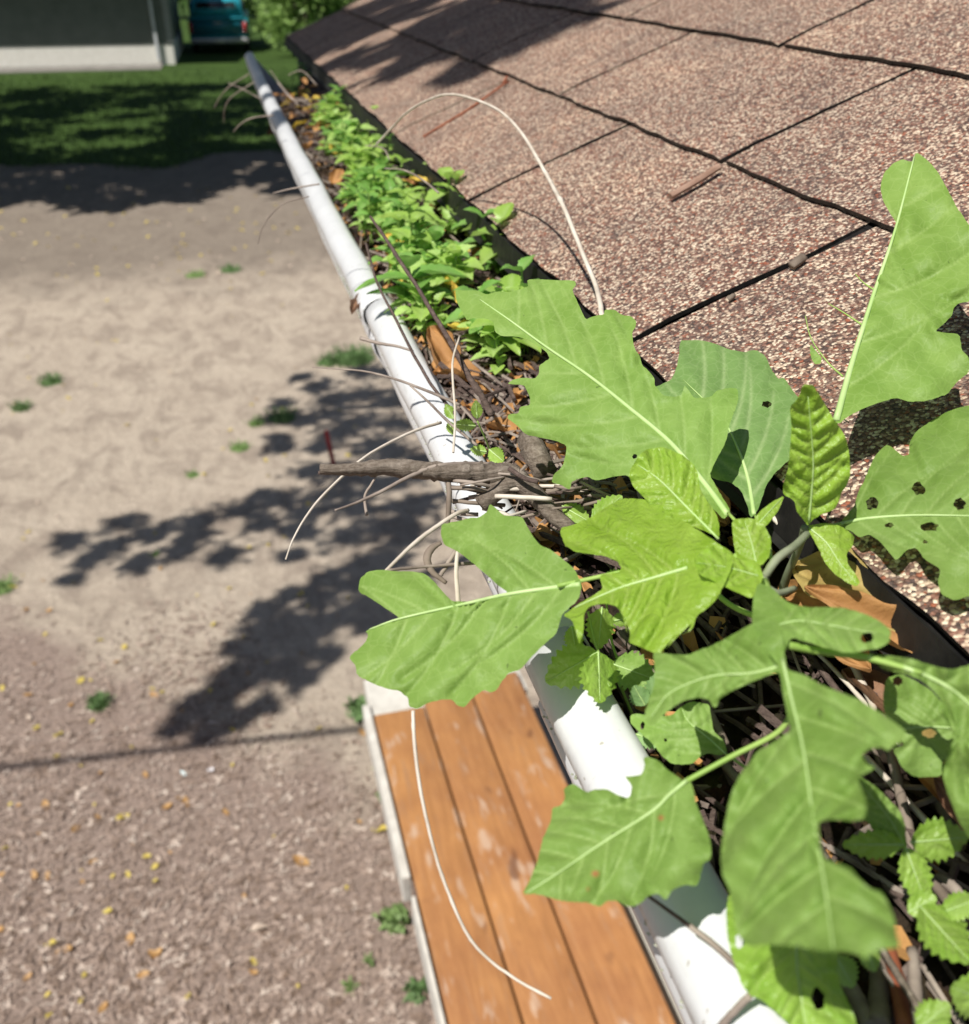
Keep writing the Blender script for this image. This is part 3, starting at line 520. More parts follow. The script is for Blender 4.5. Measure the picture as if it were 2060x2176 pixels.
capm = MB(); capm.add([(x + .001 + .009, 2.361, CAMZ - D) for x, D in prof[4:-1]] , [tuple(range(len(prof[4:-1])))]); 
o = capm.build('end_cap', WHITE, GUT); mm = o.modifiers.new('s', 'SOLIDIFY'); mm.thickness = .001
# lichen crust along the outer crease
LICH = simple('lichen', (.25, .27, .19), (.52, .54, .44), 300, .95, .5)
mb = MB()
for i in range(420):
    y = random.choice([random.uniform(.3, .9), random.uniform(.0, .4), random.uniform(.62, .75)]); D = .2120 + random.gauss(0, .002); r = random.uniform(.0002, .0007)
    c = np.array([.0795 + (.0022 if .243 < y < .608 else 0), y, CAMZ - D]); a = [c + r * np.array(v) for v in ((1, 0, 0), (-1, .2, .1), (0, 1.2, 0), (.1, -1, 0), (0, 0, 1), (0, .1, -1))]
    mb.add(a, [(0, 2, 4), (2, 1, 4), (1, 3, 4), (3, 0, 4), (2, 0, 5), (1, 2, 5), (3, 1, 5), (0, 3, 5)])
mb.build('lichen_crust', LICH, GUT)['kind'] = 'stuff'
# debris floor
def litter_z(x, y):
    n = math.sin(x * 310 + y * 90) * math.sin(y * 170 - x * 60) * .0025 + math.sin(x * 700 + 2) * math.sin(y * 520) * .0015
    return CAMZ - .2135 + n + .006 * math.sin((x - .1) / .09 * math.pi) + .011 * max(0, (x - .12) / .07) ** 1.5 - (.0 if y < 1.65 else (y - 1.65) * .28) - (.011 if y < .27 else 0) + random.uniform(-.001, .001)
lit = grid_sheet('debris', .0985, .193, -.34, 1.98, 34, 620, litter_z, LITTER); tagp(lit, 'dark rotted leaf litter packed in the gutter', 'leaf litter', kind='stuff')
# loose crumbs and straws of the litter
def scatter_litter():
    mbs = {k: MB() for k in ('straw', 'dark', 'crumb', 'tan')}
    for _ in range(5200):
        y = random.choice([random.uniform(-.1, .55), random.uniform(.3, .62), random.uniform(.5, 1.9)]); x = random.uniform(.098, .185); z = litter_z(x, y) + random.uniform(.0, .006)
        k = random.choices(['straw', 'dark', 'crumb', 'tan'], [2.4, 2.4, 4, 1.6] if y > .3 else [.7, 1.6, 4, .8])[0]
        if k in ('straw', 'dark'):
            L = random.uniform(.006, .03) * (1 if random.random() < .8 else 1.6); a = random.gauss(1.57, .75); t = random.uniform(-.25, .3)
            d = np.array([math.cos(a), math.sin(a), t]); r = random.uniform(.00035, .0010) * (1.4 if k == 'dark' else 1); c = np.array([x, y, z + .002]); pm = c + np.array([random.uniform(-1, 1), random.uniform(-1, 1), random.uniform(0, 1)]) * L * .12
            if x + abs(d[0]) * L > .193 or x - abs(d[0]) * L < .097: continue
            mbs[k].tube([c - d * L, pm, c + d * L], r, 5)
        elif k == 'crumb':
            r = random.uniform(.0008, .003); c = np.array([x, y, z]); q = [c + r * np.array(v) * rng.uniform(.5, 1.3, 3) for v in ((1, 0, 0), (-1, .2, .1), (0, 1.2, 0), (.1, -1, 0), (0, 0, 1))]
            mbs[k].add(q, [(0, 2, 4), (2, 1, 4), (1, 3, 4), (3, 0, 4)])
        else:
            r = random.uniform(.003, .010); a = random.random() * 6.28; c = np.array([x, y, z + .003]); q = []
            for i in range(6):
                an = a + i * 1.047; rr = r * random.uniform(.5, 1); q.append(c + np.array([math.cos(an) * rr * .6, math.sin(an) * rr, random.uniform(-.3, .5) * r]))
            mbs[k].add([c] + q, [(0, i + 1, (i + 1) % 6 + 1) for i in range(6)])
    return mbs
ms = scatter_litter()
tagp(ms['straw'].build('straw_litter', STRAW2), 'thin grey straws strewn through the gutter debris', 'straw', kind='stuff')
tagp(ms['dark'].build('twig_litter', DARKTWIG), 'short dark twig bits strewn through the gutter debris', 'twigs', kind='stuff')
tagp(ms['crumb'].build('soil_crumbs', LITTER, smooth=False), 'crumbs of soil in the gutter', 'soil', kind='stuff')
tagp(ms['tan'].build('leaf_flakes', TAN, smooth=False), 'orange brown flakes of crushed leaf in the gutter', 'leaf flakes', kind='stuff')

# ------------------------------------------------------------------ roof
al = math.atan2(5, 12); ca, sa = math.cos(al), math.sin(al)
EX, EZ = .178, CAMZ - .166; E = .130; YE = 2.31
def roofp(u, y, n=0): return np.array([EX + u * ca - n * sa, y, EZ + u * sa + n * ca])
ROOF = empty('shingle_roof', (EX, 0, EZ), 'low roof of brown and cream asphalt shingles, edged black, right of the gutter', 'roof')
TH = .0023; TAB = .310
for c in range(16):
    off = .404 if c % 2 == 0 else .559
    mbt = MB(); mbe = MB()
    k0 = int((-1.0 - off) / TAB)
    y = off + k0 * TAB
    while y < YE:
        y0 = y + (.0020 if c else .0018 + .0018 * (y < .8)) + random.uniform(0, .0008) + random.uniform(-.0006, .0006); y1 = min(y + TAB - (.0020 if c else .0018), YE + .004)
        if y1 - y0 < .01: break
        ny = 34; nu = 7; u0 = c * E; lift = random.uniform(0, .0008); w1, w2 = random.random() * 6, random.random() * 6; wob = [random.uniform(-.0006, .0006) + .0009 * math.sin(q * .35 + w1) + .0005 * math.sin(q * .9 + w2) for q in range(ny)]
        vs = []
        for i in range(ny):
            yy = y0 + (y1 - y0) * i / (ny - 1)
            for j in range(nu):
                uu = u0 + (E + .02) * j / (nu - 1) + (wob[i] if j == 0 else 0) - .0
                # each tab lies on the one below: thick at its butt, running under the next course
                n = TH * 2.3 - (uu - u0) / E * TH * 1.6 + lift * (1 - j / (nu - 1)) - (.0012 if i in (0, ny - 1) and j == 0 else 0)
                jy = random.uniform(-.0011, .0011) if i in (0, ny - 1) else 0
                vs.append(roofp(uu, yy + jy, n))
        fs = [(i * nu + j, i * nu + j + 1, (i + 1) * nu + j + 1, (i + 1) * nu + j)[::-1] for i in range(ny - 1) for j in range(nu - 1)]
        mbt.add(vs, fs)
        # cut edges of bare asphalt
        n = len(vs); lowb = [vs[i * nu] - np.array([-sa, 0, ca]) * TH for i in range(ny)]
        mbe.add([vs[i * nu] for i in range(ny)] + lowb, [(i, i + 1, ny + i + 1, ny + i) for i in range(ny - 1)])
        for i in (0, ny - 1):
            top = [vs[i * nu + j] for j in range(nu)]; bot = [t - np.array([-sa, 0, ca]) * TH for t in top]
            mbe.add(top + bot, [(j, j + 1, nu + j + 1, nu + j) for j in range(nu - 1)])
        y += TAB
    # dark underlay showing in the cutouts
    a, b = roofp(c * E - .002, -1.0, .0006), roofp(c * E - .002, YE, .0006); d, e = roofp(c * E + E + .01, YE, .0006 - .0004), roofp(c * E + E + .01, -1.0, .0002)
    mbe.add([a, b, d, e], [(0, 1, 2, 3)][::-1])
    o = mbt.build('shingle_course', SHINGLE, ROOF, True); mbe.build('cut_edge', ASPH, o)
mb = MB(); mb.add([roofp(-.001, -1, 0), roofp(-.001, YE + .006, 0), roofp(2.2, YE + .006, 0), roofp(2.2, -1, 0), roofp(-.001, -1, -.016), roofp(-.001, YE + .006, -.016), roofp(2.2, YE + .006, -.016), roofp(2.2, -1, -.016)], [(0, 3, 2, 1), (4, 5, 6, 7), (0, 1, 5, 4), (1, 2, 6, 5), (3, 0, 4, 7), (2, 3, 7, 6)])
mb.build('deck_board', DARKTWIG, ROOF)
mb = MB(); ys = np.linspace(-1, YE, 60)
for (x0, z0, x1, z1) in ((EX - .0035, .0030, EX - .0050, -.011), (EX - .0050, -.011, EX - .0075, -.0135)):
    v = []
    for y in ys:
        j = random.uniform(-.0006, .0006); v += [(x0 + j, y, EZ + z0 + j), (x1 + j, y, EZ + z1 - j)]
    mb.add(v, [(2 * i, 2 * i + 1, 2 * i + 3, 2 * i + 2) for i in range(len(ys) - 1)])
DRIP = simple('black_drip_edge', (.006, .006, .006), (.016, .015, .014), 120, .55, .5, .001, spec=.3)
o = mb.build('drip_edge', DRIP, ROOF); s = o.modifiers.new('s', 'SOLIDIFY'); s.thickness = .0012
mb = MB(); mb.box((.1955, -1, EZ - .17), (.215, YE, EZ - .02)); mb.build('fascia', DARKTWIG, ROOF)
mb = MB(); mb.box((.2155, -1, EZ - .17), (.9, YE, EZ - .158)); mb.build('soffit', PAINT, ROOF)
WALL = MB(); 
for i in range(20): WALL.box((.9 - .008 * (1), -1, i * .12 + .01), (.93, YE - .1, i * .12 + .125 - .004))
SIDE2 = simple('cream_siding', (.5, .48, .42), (.56, .54, .48), 4, .7)
tagp(WALL.build('shed_wall', SIDE2), 'cream lapped wall below the roof', 'wall')
# ------------------------------------------------------------------ twigs
def twig(name, pts, r, m, label, group=None, D=None, n=8, wob=.08, nodes=0, k=6, side=None, fac=.7):
    """pts: (px, py, depth) or, with D, (px, py) on a level D below the camera"""
    P3 = [at(*p) if len(p) == 3 else atD(p[0], p[1], D) for p in pts]
    pp = spline(P3, k); L = len(pp); rr = np.interp(np.linspace(0, 1, L), np.linspace(0, 1, len(r)), r)
    rr = rr * fac
    for i in range(1, L - 1): pp[i] = pp[i] + rng.normal(0, .05, 3) * rr[i]
    for _ in range(nodes):
        i = random.randrange(2, L - 2); rr[i] *= 1.18
    t = MB(); t.tube(pp, rr, n, wob); e = mesh(name, t.v, t.f, m, None, True, P3[0]); tagp(e, label, 'twig', group)
    if side:
        for q in side:
            S3 = [at(*p) if len(p) == 3 else atD(p[0], p[1], D) for p in q]; t = MB(); t.tube(spline(S3, 5), np.linspace(r[-1] * .9 * fac, r[-1] * .6 * fac, (len(S3) - 1) * 5 + 1), 6, .1); t.build('side_branch', m, e, True)
    return e
def A_(*p): return P('A', *p)
def wz(pts, zs):  # attach depths
    zs = np.interp(np.linspace(0, 1, len(pts)), np.linspace(0, 1, len(zs)), zs); return [(x, y, z) for (x, y), z in zip(pts, zs)]
twig('forked_twig', wz(A_((215,795),(420,795),(600,782),(780,800),(920,808),(1100,815),(1250,825),(1340,850)), [.345,.355]), [.0019,.0026,.0034,.0033,.0040,.0046,.0052], BARK, 'thick grey ridged dead twig jutting left from the gutter over the yard', fac=.95, n=12, wob=.22, nodes=5,
     side=[wz(A_((1340,850),(1450,950),(1540,1050),(1650,1140)), [.353,.345]), wz(A_((1330,845),(1250,900),(1130,1000)), [.353,.35])])
twig('split_twig', wz(A_((205,818),(400,805),(600,800),(700,800),(900,835)), [.346,.353]), [.0010,.0014,.0016,.0012], DARKTWIG, 'thin dark strand splitting off beneath the thick twig', n=7)
twig('dark_twig', wz(P('B', (770,965),(850,1080),(940,1220),(1040,1370),(1110,1490),(1180,1600),(1260,1740),(1340,1890)) + A_((1130,370),(1195,490)), [.50,.43,.42]), [.0009,.0013,.0013,.0016,.0020,.0022], DARKTWIG, 'straight dark twig leaning over the bright seedlings', nodes=10)
twig('thin_twig', wz(P('B', (745,1120),(775,1230),(800,1320),(850,1430),(900,1520),(1000,1720),(1085,1870)) + A_((860,330),(985,485)), [.52,.46,.42]), [.0009,.0008,.0010,.0010], DARKTWIG, 'thin dark stem curving across the white gutter lip beside the seedlings')
twig('thin_twig', wz(A_((730,320),(830,410),(930,510),(1010,580),(1110,660)), [.42,.40]), [.0006,.0009,.0009], STRAW2, 'fine grey stem lying slantwise across the lip above the forked twig')
twig('straw', wz(P('B', (800,560),(900,450),(980,370),(1100,300),(1230,268),(1400,310),(1530,380),(1640,500),(1760,700),(1830,830),(1876,920)) + P('1', (880,120),(915,230),(935,345)), [.74,.60,.46,.40]), [.0009,.0009,.0010,.0013,.0014], STRAW, 'long pale straw arching high in front of the shingles', nodes=6, fac=.85)
twig('straw', wz(A_((20,1310),(60,1200),(120,1090),(210,970),(350,830),(460,735),(600,650),(760,575),(905,530)), [.33,.36,.39]), [.0004,.0007,.0008,.0009], STRAW, 'bowed straw sweeping from the lip down left behind the forked twig')
twig('straw', wz(A_((300,1030),(400,995),(550,930),(700,850),(850,785),(1000,765),(1200,765)), [.335,.345,.352]), [.0005,.0010,.0012,.0010], STRAW2, 'grey stalk drooping in front of the forked twig')
twig('straw', wz(A_((580,1385),(670,1295),(750,1220),(840,1150),(990,1050),(1060,1030)), [.31,.33]), [.0008,.0011,.0010], STRAW, 'white straw slanting down to the top of the bitten leaf')
twig('straw', wz(A_((170,215),(320,225),(480,240),(650,285),(800,340),(900,380),(1010,430)), [.43,.42]), [.0003,.0006,.0009,.0010], STRAW2, 'gently curved grey straw pointing left over the dark yard shadow')
twig('straw', wz(A_((445,50),(560,80),(650,95),(745,122)), [.46,.45]), [.0014,.0010,.0008], STRAW2, 'short stalk with thick broken end sticking out left of the lip')
twig('straw', wz(A_((600,1372),(800,1352),(1100,1330)), [.31,.325]), [.0007,.0010], STRAW2, 'level grey straw just above the bitten leaf')
twig('straw', wz(A_((1000,1260),(992,1380),(1005,1565)), [.325,.31]), [.0009,.0012], STRAW, 'upright pale straw seen through the gap of the bitten leaf')
twig('straw', wz(A_((990,1255),(940,1340),(895,1410)), [.325,.32]), [.0012,.0010], STRAW2, 'short slanted straw crossing behind the bitten leaf')
twig('thin_twig', wz(A_((560,785),(510,880),(470,950),(482,1060)), [.35,.345]), [.0005,.0007,.0008], STRAW2, 'crooked hanging twiglet under the forked twig')
twig('thin_twig', wz(A_((905,1215),(850,1250),(825,1310),(850,1375),(935,1445)), [.322,.318]), [.0010,.0018,.0020,.0016,.0010], TWIG, 'blurred curly brown stub above the bitten leaf')
twig('thin_twig', wz(A_((930,800),(950,900),(945,1060),(930,1180)), [.355,.34]), [.0014,.0015,.0010], TWIG, 'vertical brown twig hanging down in front of the lip')
twig('straw', wz(P('C', (183,258),(190,420),(225,680),(290,960),(350,1140),(440,1350),(540,1480),(700,1600),(872,1694)), [.27,.25]), [.0009,.0008,.0007,.0006], STRAW, 'long white straw curving down over the orange planks', nodes=5, fac=.6)
twig('straw', wz(A_((980,600),(975,700),(985,480),(970,200),(1010,40))[1:], [.37,.40,.43]), [.0007,.0007,.0006], STRAW, 'upright pale straw beside the curled tan leaf')
twig('straw', wz(P('6', (50,1290),(160,1370),(270,1450)), [.222,.224]), [.0006,.0008], DARKTWIG, 'dark half of a straw lying on the lower lip')
twig('straw', wz(P('6', (270,1450),(400,1550),(500,1640),(620,1715)), [.216,.212]), [.0010,.0013], STRAW2, 'grey straw lying across the white lip near the bottom')
twig('straw', wz(P('6', (430,2010),(510,1920),(600,1830)), [.205,.20]), [.0012,.0011], STRAW2, 'stalk crossing the lip at the bottom edge')
twig('straw', wz(P('3', (660,820),(760,930),(850,1060),(950,1250),(1020,1375)), [.34,.335,.325]), [.0014,.0015,.0016], STRAW, 'thick pale stalk below the plant tip beside yellow leaves')
twig('straw', wz(P('3', (1160,1700),(1220,1830),(1290,1982)) + P('6', (1260,330)), [.31,.29]), [.0018,.0016], STRAW, 'thick tan stalk leading down behind the largest leaf')
twig('thin_twig', wz(P('6', (1360,500),(1410,700),(1470,1000),(1480,1300)), [.28,.25]), [.0020,.0024], TWIG, 'brown stalk standing between the serrated leaves')
twig('thin_twig', wz(P('6', (1350,1560),(1400,1750),(1440,2010)), [.235,.215]), [.0024,.0028], REDT, 'red brown stalk at the bottom of the gutter')
twig('thin_twig', wz(P('6', (1480,1580),(1500,1800),(1500,2010)), [.235,.215]), [.0022,.0026], STRAW2, 'grey stalk right of the red brown stalk')
twig('thin_twig', wz(P('6', (1300,1640),(1300,1850),(1290,2010)), [.235,.215]), [.0035,.0040], TWIG, 'broad weathered stalk left of the red brown stalk')
twig('thin_twig', wz(P('6', (1100,1700),(1180,1860),(1260,2010)), [.235,.215]), [.0030,.0030], STRAW2, 'pale flattened stalk at the bottom behind the shaded leaf')
twig('thin_twig', wz(P('6', (1620,1190),(1700,1240),(1800,1360)), [.25,.24]), [.0026,.0022], STRAW2, 'hollow tan stalk end at the right edge')
twig('chunk_of_bark', wz(A_((1390,620),(1440,700),(1500,820)), [.40,.385]), [.0062,.0072,.0066], BARK, 'stubby grey bark piece behind the forked twig', n=12, wob=.1)
twig('twig_on_shingles', [(1425,417,.66),(1470,390,.68),(1528,352,.70)], [.0018,.0020,.0016], simple('tan_twig', (.22, .13, .09), (.36, .24, .18), 90, .7), 'short brown twig lying on the shingles at a course line')
for pts, zz, r0 in (((P('B', (130,1120),(150,1040),(200,960),(280,890),(420,850))), [.62,.60], .0006), (P('B', (215,832),(330,805),(480,780)), [.64,.62], .0008), (P('B', (-10,480),(40,430),(110,400),(220,388)), [.95,.92], .0009),
    (P('0', (1220,615),(1255,550),(1310,490),(1420,420)), [1.2,1.15], .0010), (P('0', (1275,700),(1280,620),(1320,550),(1450,465)), [1.2,1.15], .0009), (P('0', (1300,470),(1390,510),(1490,565)), [1.15,1.1], .0009),
    (P('B', (740,560),(840,575),(880,640)), [.8,.78], .0009), (P('B', (850,690),(960,700),(1060,750),(1160,830)), [.68,.62], .0010), (P('B', (200,130),(270,230),(360,330)), [1.2,1.1], .0012), (P('B', (300,160),(380,135),(465,215)), [1.15,1.1], .0010), (P('B', (240,200),(330,300),(420,300)), [1.1,1.05], .0012)):
    twig('dry_wisp', wz(pts, zz), [r0 * .6, r0, r0], STRAW2, 'thin dry grass wisp arching at the far half of the gutter', 'dry grass wisps along the far gutter', n=5)
# seat the twig on the roof plane
def on_roof(px, py, n=0.0068):
    r = ray(px, py); nn = np.array([-sa, 0, ca]); p0 = roofp(0, 0, n); t = ((p0 - CAM) @ nn) / (r @ nn); return CAM + t * r
tw = bpy.data.objects['twig_on_shingles']; t = MB(); pp = spline([on_roof(*p) for p in ((1425,417),(1475,388),(1528,354))], 5); t.tube(pp, [.0022] * len(pp), 8, .12)
tw.data.clear_geometry(); tw.data.from_pydata([tuple(np.array(v) - np.array(tw.location)) for v in t.v], [], t.f)
for i, (a, b) in enumerate((((1070,175),(1078,162)), ((1682,565),(1708,545)), ((1548,636),(1560,628)), ((1080,172),(900,290)))):
    pp = spline([on_roof(*a, .0062), (on_roof(*a, .0065) + on_roof(*b, .0065)) / 2 + rng.normal(0, .002, 3) * (i == 3), on_roof(*b, .0062)], 4); t = MB(); t.tube(pp, [(.0012, .0022, .0014, .0010)[i]] * len(pp), 6, .2)
    o = mesh('roof_debris', t.v, t.f, REDT if i in (0, 3) else TWIG, None, True, pp[0]); tagp(o, ('red brown scrap on the upper course line', 'curled bark scrap in the widest shingle gap', 'small dark crumb in the widest shingle gap', 'thin reddish stem lying down the first shingle course')[i], 'debris')
# crossing straws and small sticks of the nest-like heap behind the bitten leaf, each its own
hp = []
for i in range(46):
    px = random.uniform(960, 1300); py = random.uniform(1010, 1110); z = random.uniform(.345, .372); a = random.gauss(0.05, .28); L = random.uniform(60, 150)
    if px - L / 2 < 950: px += 60
    o = twig('heap_stick', [(px - L / 2 * math.cos(a), py - L / 2 * math.sin(a), z), (px, py + random.uniform(-5, 5), z - .003), (px + L / 2 * math.cos(a), py + L / 2 * math.sin(a), z + random.uniform(-.006, .006))], [.0007 + random.random() * .0010] * 2, random.choice([STRAW2, TWIG, TWIG, DARKTWIG, STRAW]), 'thin dry stick in the criss-cross heap behind the bitten leaf', 'dry sticks heaped at the lip', n=6, k=4, fac=.55)
for i in range(34):
    # long straws lying along the gutter at the lower right
    x = random.uniform(.105, .18); y = random.uniform(.02, .36); a = random.gauss(1.62, .2); L = random.uniform(.02, .07); z = CAMZ - .216 + random.uniform(0, .014)
    d = np.array([math.cos(a), math.sin(a), random.uniform(-.08, .08)]); c = np.array([x, y, z])
    if not (.1 < (c - d * L)[0] < .19 and .1 < (c + d * L)[0] < .19): continue
    t = MB(); pp = spline([c - d * L, c + rng.normal(0, .002, 3), c + d * L], 4); r0 = random.uniform(.0007, .0018); t.tube(pp, np.linspace(r0, r0 * .8, len(pp)), 7, .08)
    o = mesh('dry_stalk', t.v, t.f, random.choice([STRAW2, DARKTWIG, TWIG, STRAW, TWIG, DARKTWIG, BARK]), None, True, pp[0]); tagp(o, 'dry stalk lying lengthwise in the gutter under the big weed', 'stalk', 'dry stalks lying in the gutter')

# ------------------------------------------------------------------ dead leaves
def dead_leaf(c, L, W, yaw, m, label, curl=.6, pitch=0, roll=0, cat='dead leaf', group=None, nm='dead_leaf', nu=15, nv=9, lobes=.12, stalk=True):
    vs = []; ph = random.random() * 6
    for i in range(nu):
        t = i / (nu - 1); w = W * .5 * (math.sin(math.pi * min(.999, t + .001)) ** .7) * (1 + lobes * math.sin(t * 23 + ph))
        for j in range(nv):
            s = j / (nv - 1) * 2 - 1
            ang = s * curl * 1.4; x = w * math.sin(ang) / max(curl * 1.4, .05); z = w * (1 - math.cos(ang)) / max(curl * 1.4, .05) * 1.2 + L * .10 * math.sin(t * 5 + ph) + L * .035 * math.sin(s * 7 + t * 9 + ph) + L * .02 * math.sin(t * 31 + s * 13) + random.uniform(-.02, .02) * W
            vs.append((x, (t - .5) * L, z + L * .15 * (t - .5) ** 2 * 4 * curl))
    fs = [(i * nv + j, i * nv + j + 1, (i + 1) * nv + j + 1, (i + 1) * nv + j) for i in range(nu - 1) for j in range(nv - 1)]
    R = Matrix.Rotation(yaw, 3, 'Z') @ Matrix.Rotation(pitch, 3, 'X') @ Matrix.Rotation(roll, 3, 'Y')
    v3 = [np.array(R @ Vector(v)) + c for v in vs]
    o = mesh(nm, v3, fs, m, None, True, c); tagp(o, label, cat, group); attr(o, 'vein', [(.5 if abs(k % nv - nv // 2) < 1 else 0) for k in range(len(vs))])
    s = o.modifiers.new('s', 'SUBSURF'); s.levels = 1; s.render_levels = 1
    return o
def Dp(px, py, D): return atD(px, py, D)
dead_leaf(Dp(768, 645, .205), .034, .014, -.5, BROWN, 'brown rolled leaf hooked over the lip at the far seam', 1.3, pitch=.5)
dead_leaf(Dp(940, 775, .200), .050, .026, .1, TAN, 'big crumpled tan leaf on edge beside the lip', 1.2, pitch=.3)
dead_leaf(Dp(975, 810, .202), .030, .022, 1.0, TAN, 'crumpled tan leaf below the big one', .9)
dead_leaf(Dp(915, 400, .178), .042, .014, .9, YELLOW, 'yellow leaf strip beside the dark roof edge', .5, pitch=.3)
dead_leaf(Dp(990, 640, .180), .030, .012, .5, YELLOW, 'yellow leaf half buried among the nearest seedlings', .5, pitch=.5)
dead_leaf(Dp(1000, 690, .182), .026, .012, 1.5, YELLOW, 'yellow leaf tip left of the longest leaf', .5)
dead_leaf(Dp(960, 600, .185), .02, .010, 0, YELLOW, 'small yellow leaf between seedlings', .5)
dead_leaf(Dp(1190, 1060, .200), .036, .016, .7, TAN, 'orange brown leaf lying behind the bent twig', .5)
dead_leaf(Dp(1065, 920, .205), .026, .018, .4, TAN, 'orange leaf flake right of the tiny sprout', .9)
dead_leaf(Dp(1180, 955, .200), .030, .022, 1.2, TAN, 'curled orange leaf behind the grey bark piece', 1.1)
dead_leaf(Dp(1205, 985, .202), .022, .016, .3, TAN, 'small curled orange leaf by the bark piece', 1.1)
dead_leaf(Dp(1150, 1150, .205), .024, .012, 1.5, TAN, 'tan leaf under the stick heap', .6)
dead_leaf(Dp(1735, 1245, .190), .030, .013, .15, BROWN, 'brown and yellow leaf behind the pale stalk below the plant tip', 1.1)
dead_leaf(Dp(1755, 1255, .187), .030, .010, .25, YELLOW, 'yellow leaf edge beside the pale stalk', .5)
dead_leaf(Dp(1815, 1270, .172), .046, .026, .35, MOTTLED, 'large mottled yellow leaf leaning on the roof edge', .5, roll=-.4)
dead_leaf(Dp(1890, 1345, .172), .050, .016, .75, TAN, 'torn orange tan leaf along the black roof edge', .9, roll=-.4)
for i_, (x_, y_, L_, W_, a_, m_, l_) in enumerate(((.170,.215,.045,.020,.1,TAN,'long torn orange leaf wedged under the roof edge beside the leaf with round holes'),(.172,.165,.035,.018,-.3,MOTTLED,'yellowish leaf wedged under the roof edge, nearer one'),(.168,.13,.04,.02,.3,BROWN,'brown leaf curled under the roof edge behind the right hand leaf'),(.172,.06,.04,.02,.2,TAN,'orange leaf low in the gutter at the right edge'),(.174,.30,.034,.018,-.2,TAN,'orange leaf under the roof edge behind the plant tip'),(.172,.36,.036,.018,.3,BROWN,'brown leaf under the roof edge behind the longest leaf'))):
    dead_leaf(np.array([x_, y_, CAMZ - .190]), L_, W_, a_, m_, l_, .8, roll=-.5)
dead_leaf(Dp(1545, 1065, .20), .02, .014, .7, TAN, 'orange flake seen through the gap under the upper leaves', .6)
dead_leaf(Dp(1860, 1500, .205), .03, .02, .2, BROWN, 'brown curled leaf beside the tan stalk', 1.1)
for i in range(60):
    y = random.uniform(.5, 1.75); x = random.uniform(.105, .175)
    dead_leaf(np.array([x, y, CAMZ - .205 + random.random() * .018]), random.uniform(.012, .036), random.uniform(.008, .016), random.random() * 6, random.choice([TAN, TAN, TAN, BROWN, YELLOW, YELLOW]), 'curled dead leaf lying among the gutter seedlings', random.uniform(.4, 1.1), random.uniform(-.4, .4), random.uniform(-.4, .4), group='dead leaves among the seedlings')

# ------------------------------------------------------------------ seedlings
def seed_leaf(L, W, m, name, parent, base, yaw, pitch, foldv=.35):
    nu, nv = 13, 5; vs = []; ph = random.random() * 6
    for i in range(nu):
        t = i / (nu - 1); w = W * .5 * (math.sin(math.pi * t ** .8) ** .9) * (1 + .07 * (1 if i % 2 else -1)) + .0002
        for j in range(nv):
            s = (j / (nv - 1) * 2 - 1)
            vs.append((s * w, t * L, abs(s) * w * foldv - L * .30 * t * t + .02 * L * math.sin(t * 9 + s * 2 + ph)))
    fs = [(i * nv + j, i * nv + j + 1, (i + 1) * nv + j + 1, (i + 1) * nv + j) for i in range(nu - 1) for j in range(nv - 1)]
    R = Matrix.Rotation(yaw, 3, 'Z') @ Matrix.Rotation(pitch, 3, 'X')
    v3 = [np.array(R @ Vector(v)) + base for v in vs]; o = mesh(name, v3, fs, m, parent, True, base)
    attr(o, 'vein', [(.6 if k % nv == nv // 2 else 0) for k in range(len(vs))]); return o
def make_seedling(h, pairs, Lf, m):
    e = empty('seedling', (0, 0, 0), None, 'seedling', 'green seedlings growing in the gutter')
    lean = np.array([random.uniform(-.25, .1), random.uniform(-.2, .1), 1.0]); t = MB(); top = lean * h
    t.tube(spline([np.zeros(3), top * .5 + rng.normal(0, .001, 3), top], 4), .0007, 5); t.build('stem', STEMG, e, True)
    yaw = random.random() * 3.14
    for i in range(pairs):
        f = (i + 1) / pairs; b = top * (.35 + .65 * f); sc = (1.0 if i < pairs - 1 else .62) * random.uniform(.85, 1.1) * (.8 if i == 0 and pairs > 2 else 1)
        for s in (0, math.pi):
            seed_leaf(Lf * sc * 1.05, Lf * sc * random.uniform(.55, .88), m, 'leaf', e, b, yaw + s + random.uniform(-.3, .3), random.uniform(.1, .55) + (.35 if i == pairs - 1 else 0))
        yaw += 1.57
    return e
protos = [make_seedling(random.uniform(.022, .036), random.choice([2, 3, 3, 4]), random.uniform(.017, .024), [SEED, SEED2, SEED3, SEED, SEED, SEED2, SEED3, SEED, SEED2, SEED, SEED3, SEED][i]) for i in range(12)]
used = set()
def place_seed(px, py, D, s=1.0, label=None):
    i = random.randrange(12); p = protos[i]
    o = p if i not in used else copy_tree(p)
    used.add(i); b = atD(px, py, D); b[0] = max(.095, min(.186, b[0] + random.uniform(-.004, .012))); o.location = b; o.rotation_euler = (random.uniform(-.15, .15), random.uniform(-.15, .15), random.random() * 6.28); o.scale = (s, s, s * random.uniform(1.0, 1.4))
    o['label'] = label or 'bright green seedling in the dense row along the gutter'
    return o
random.seed(21)
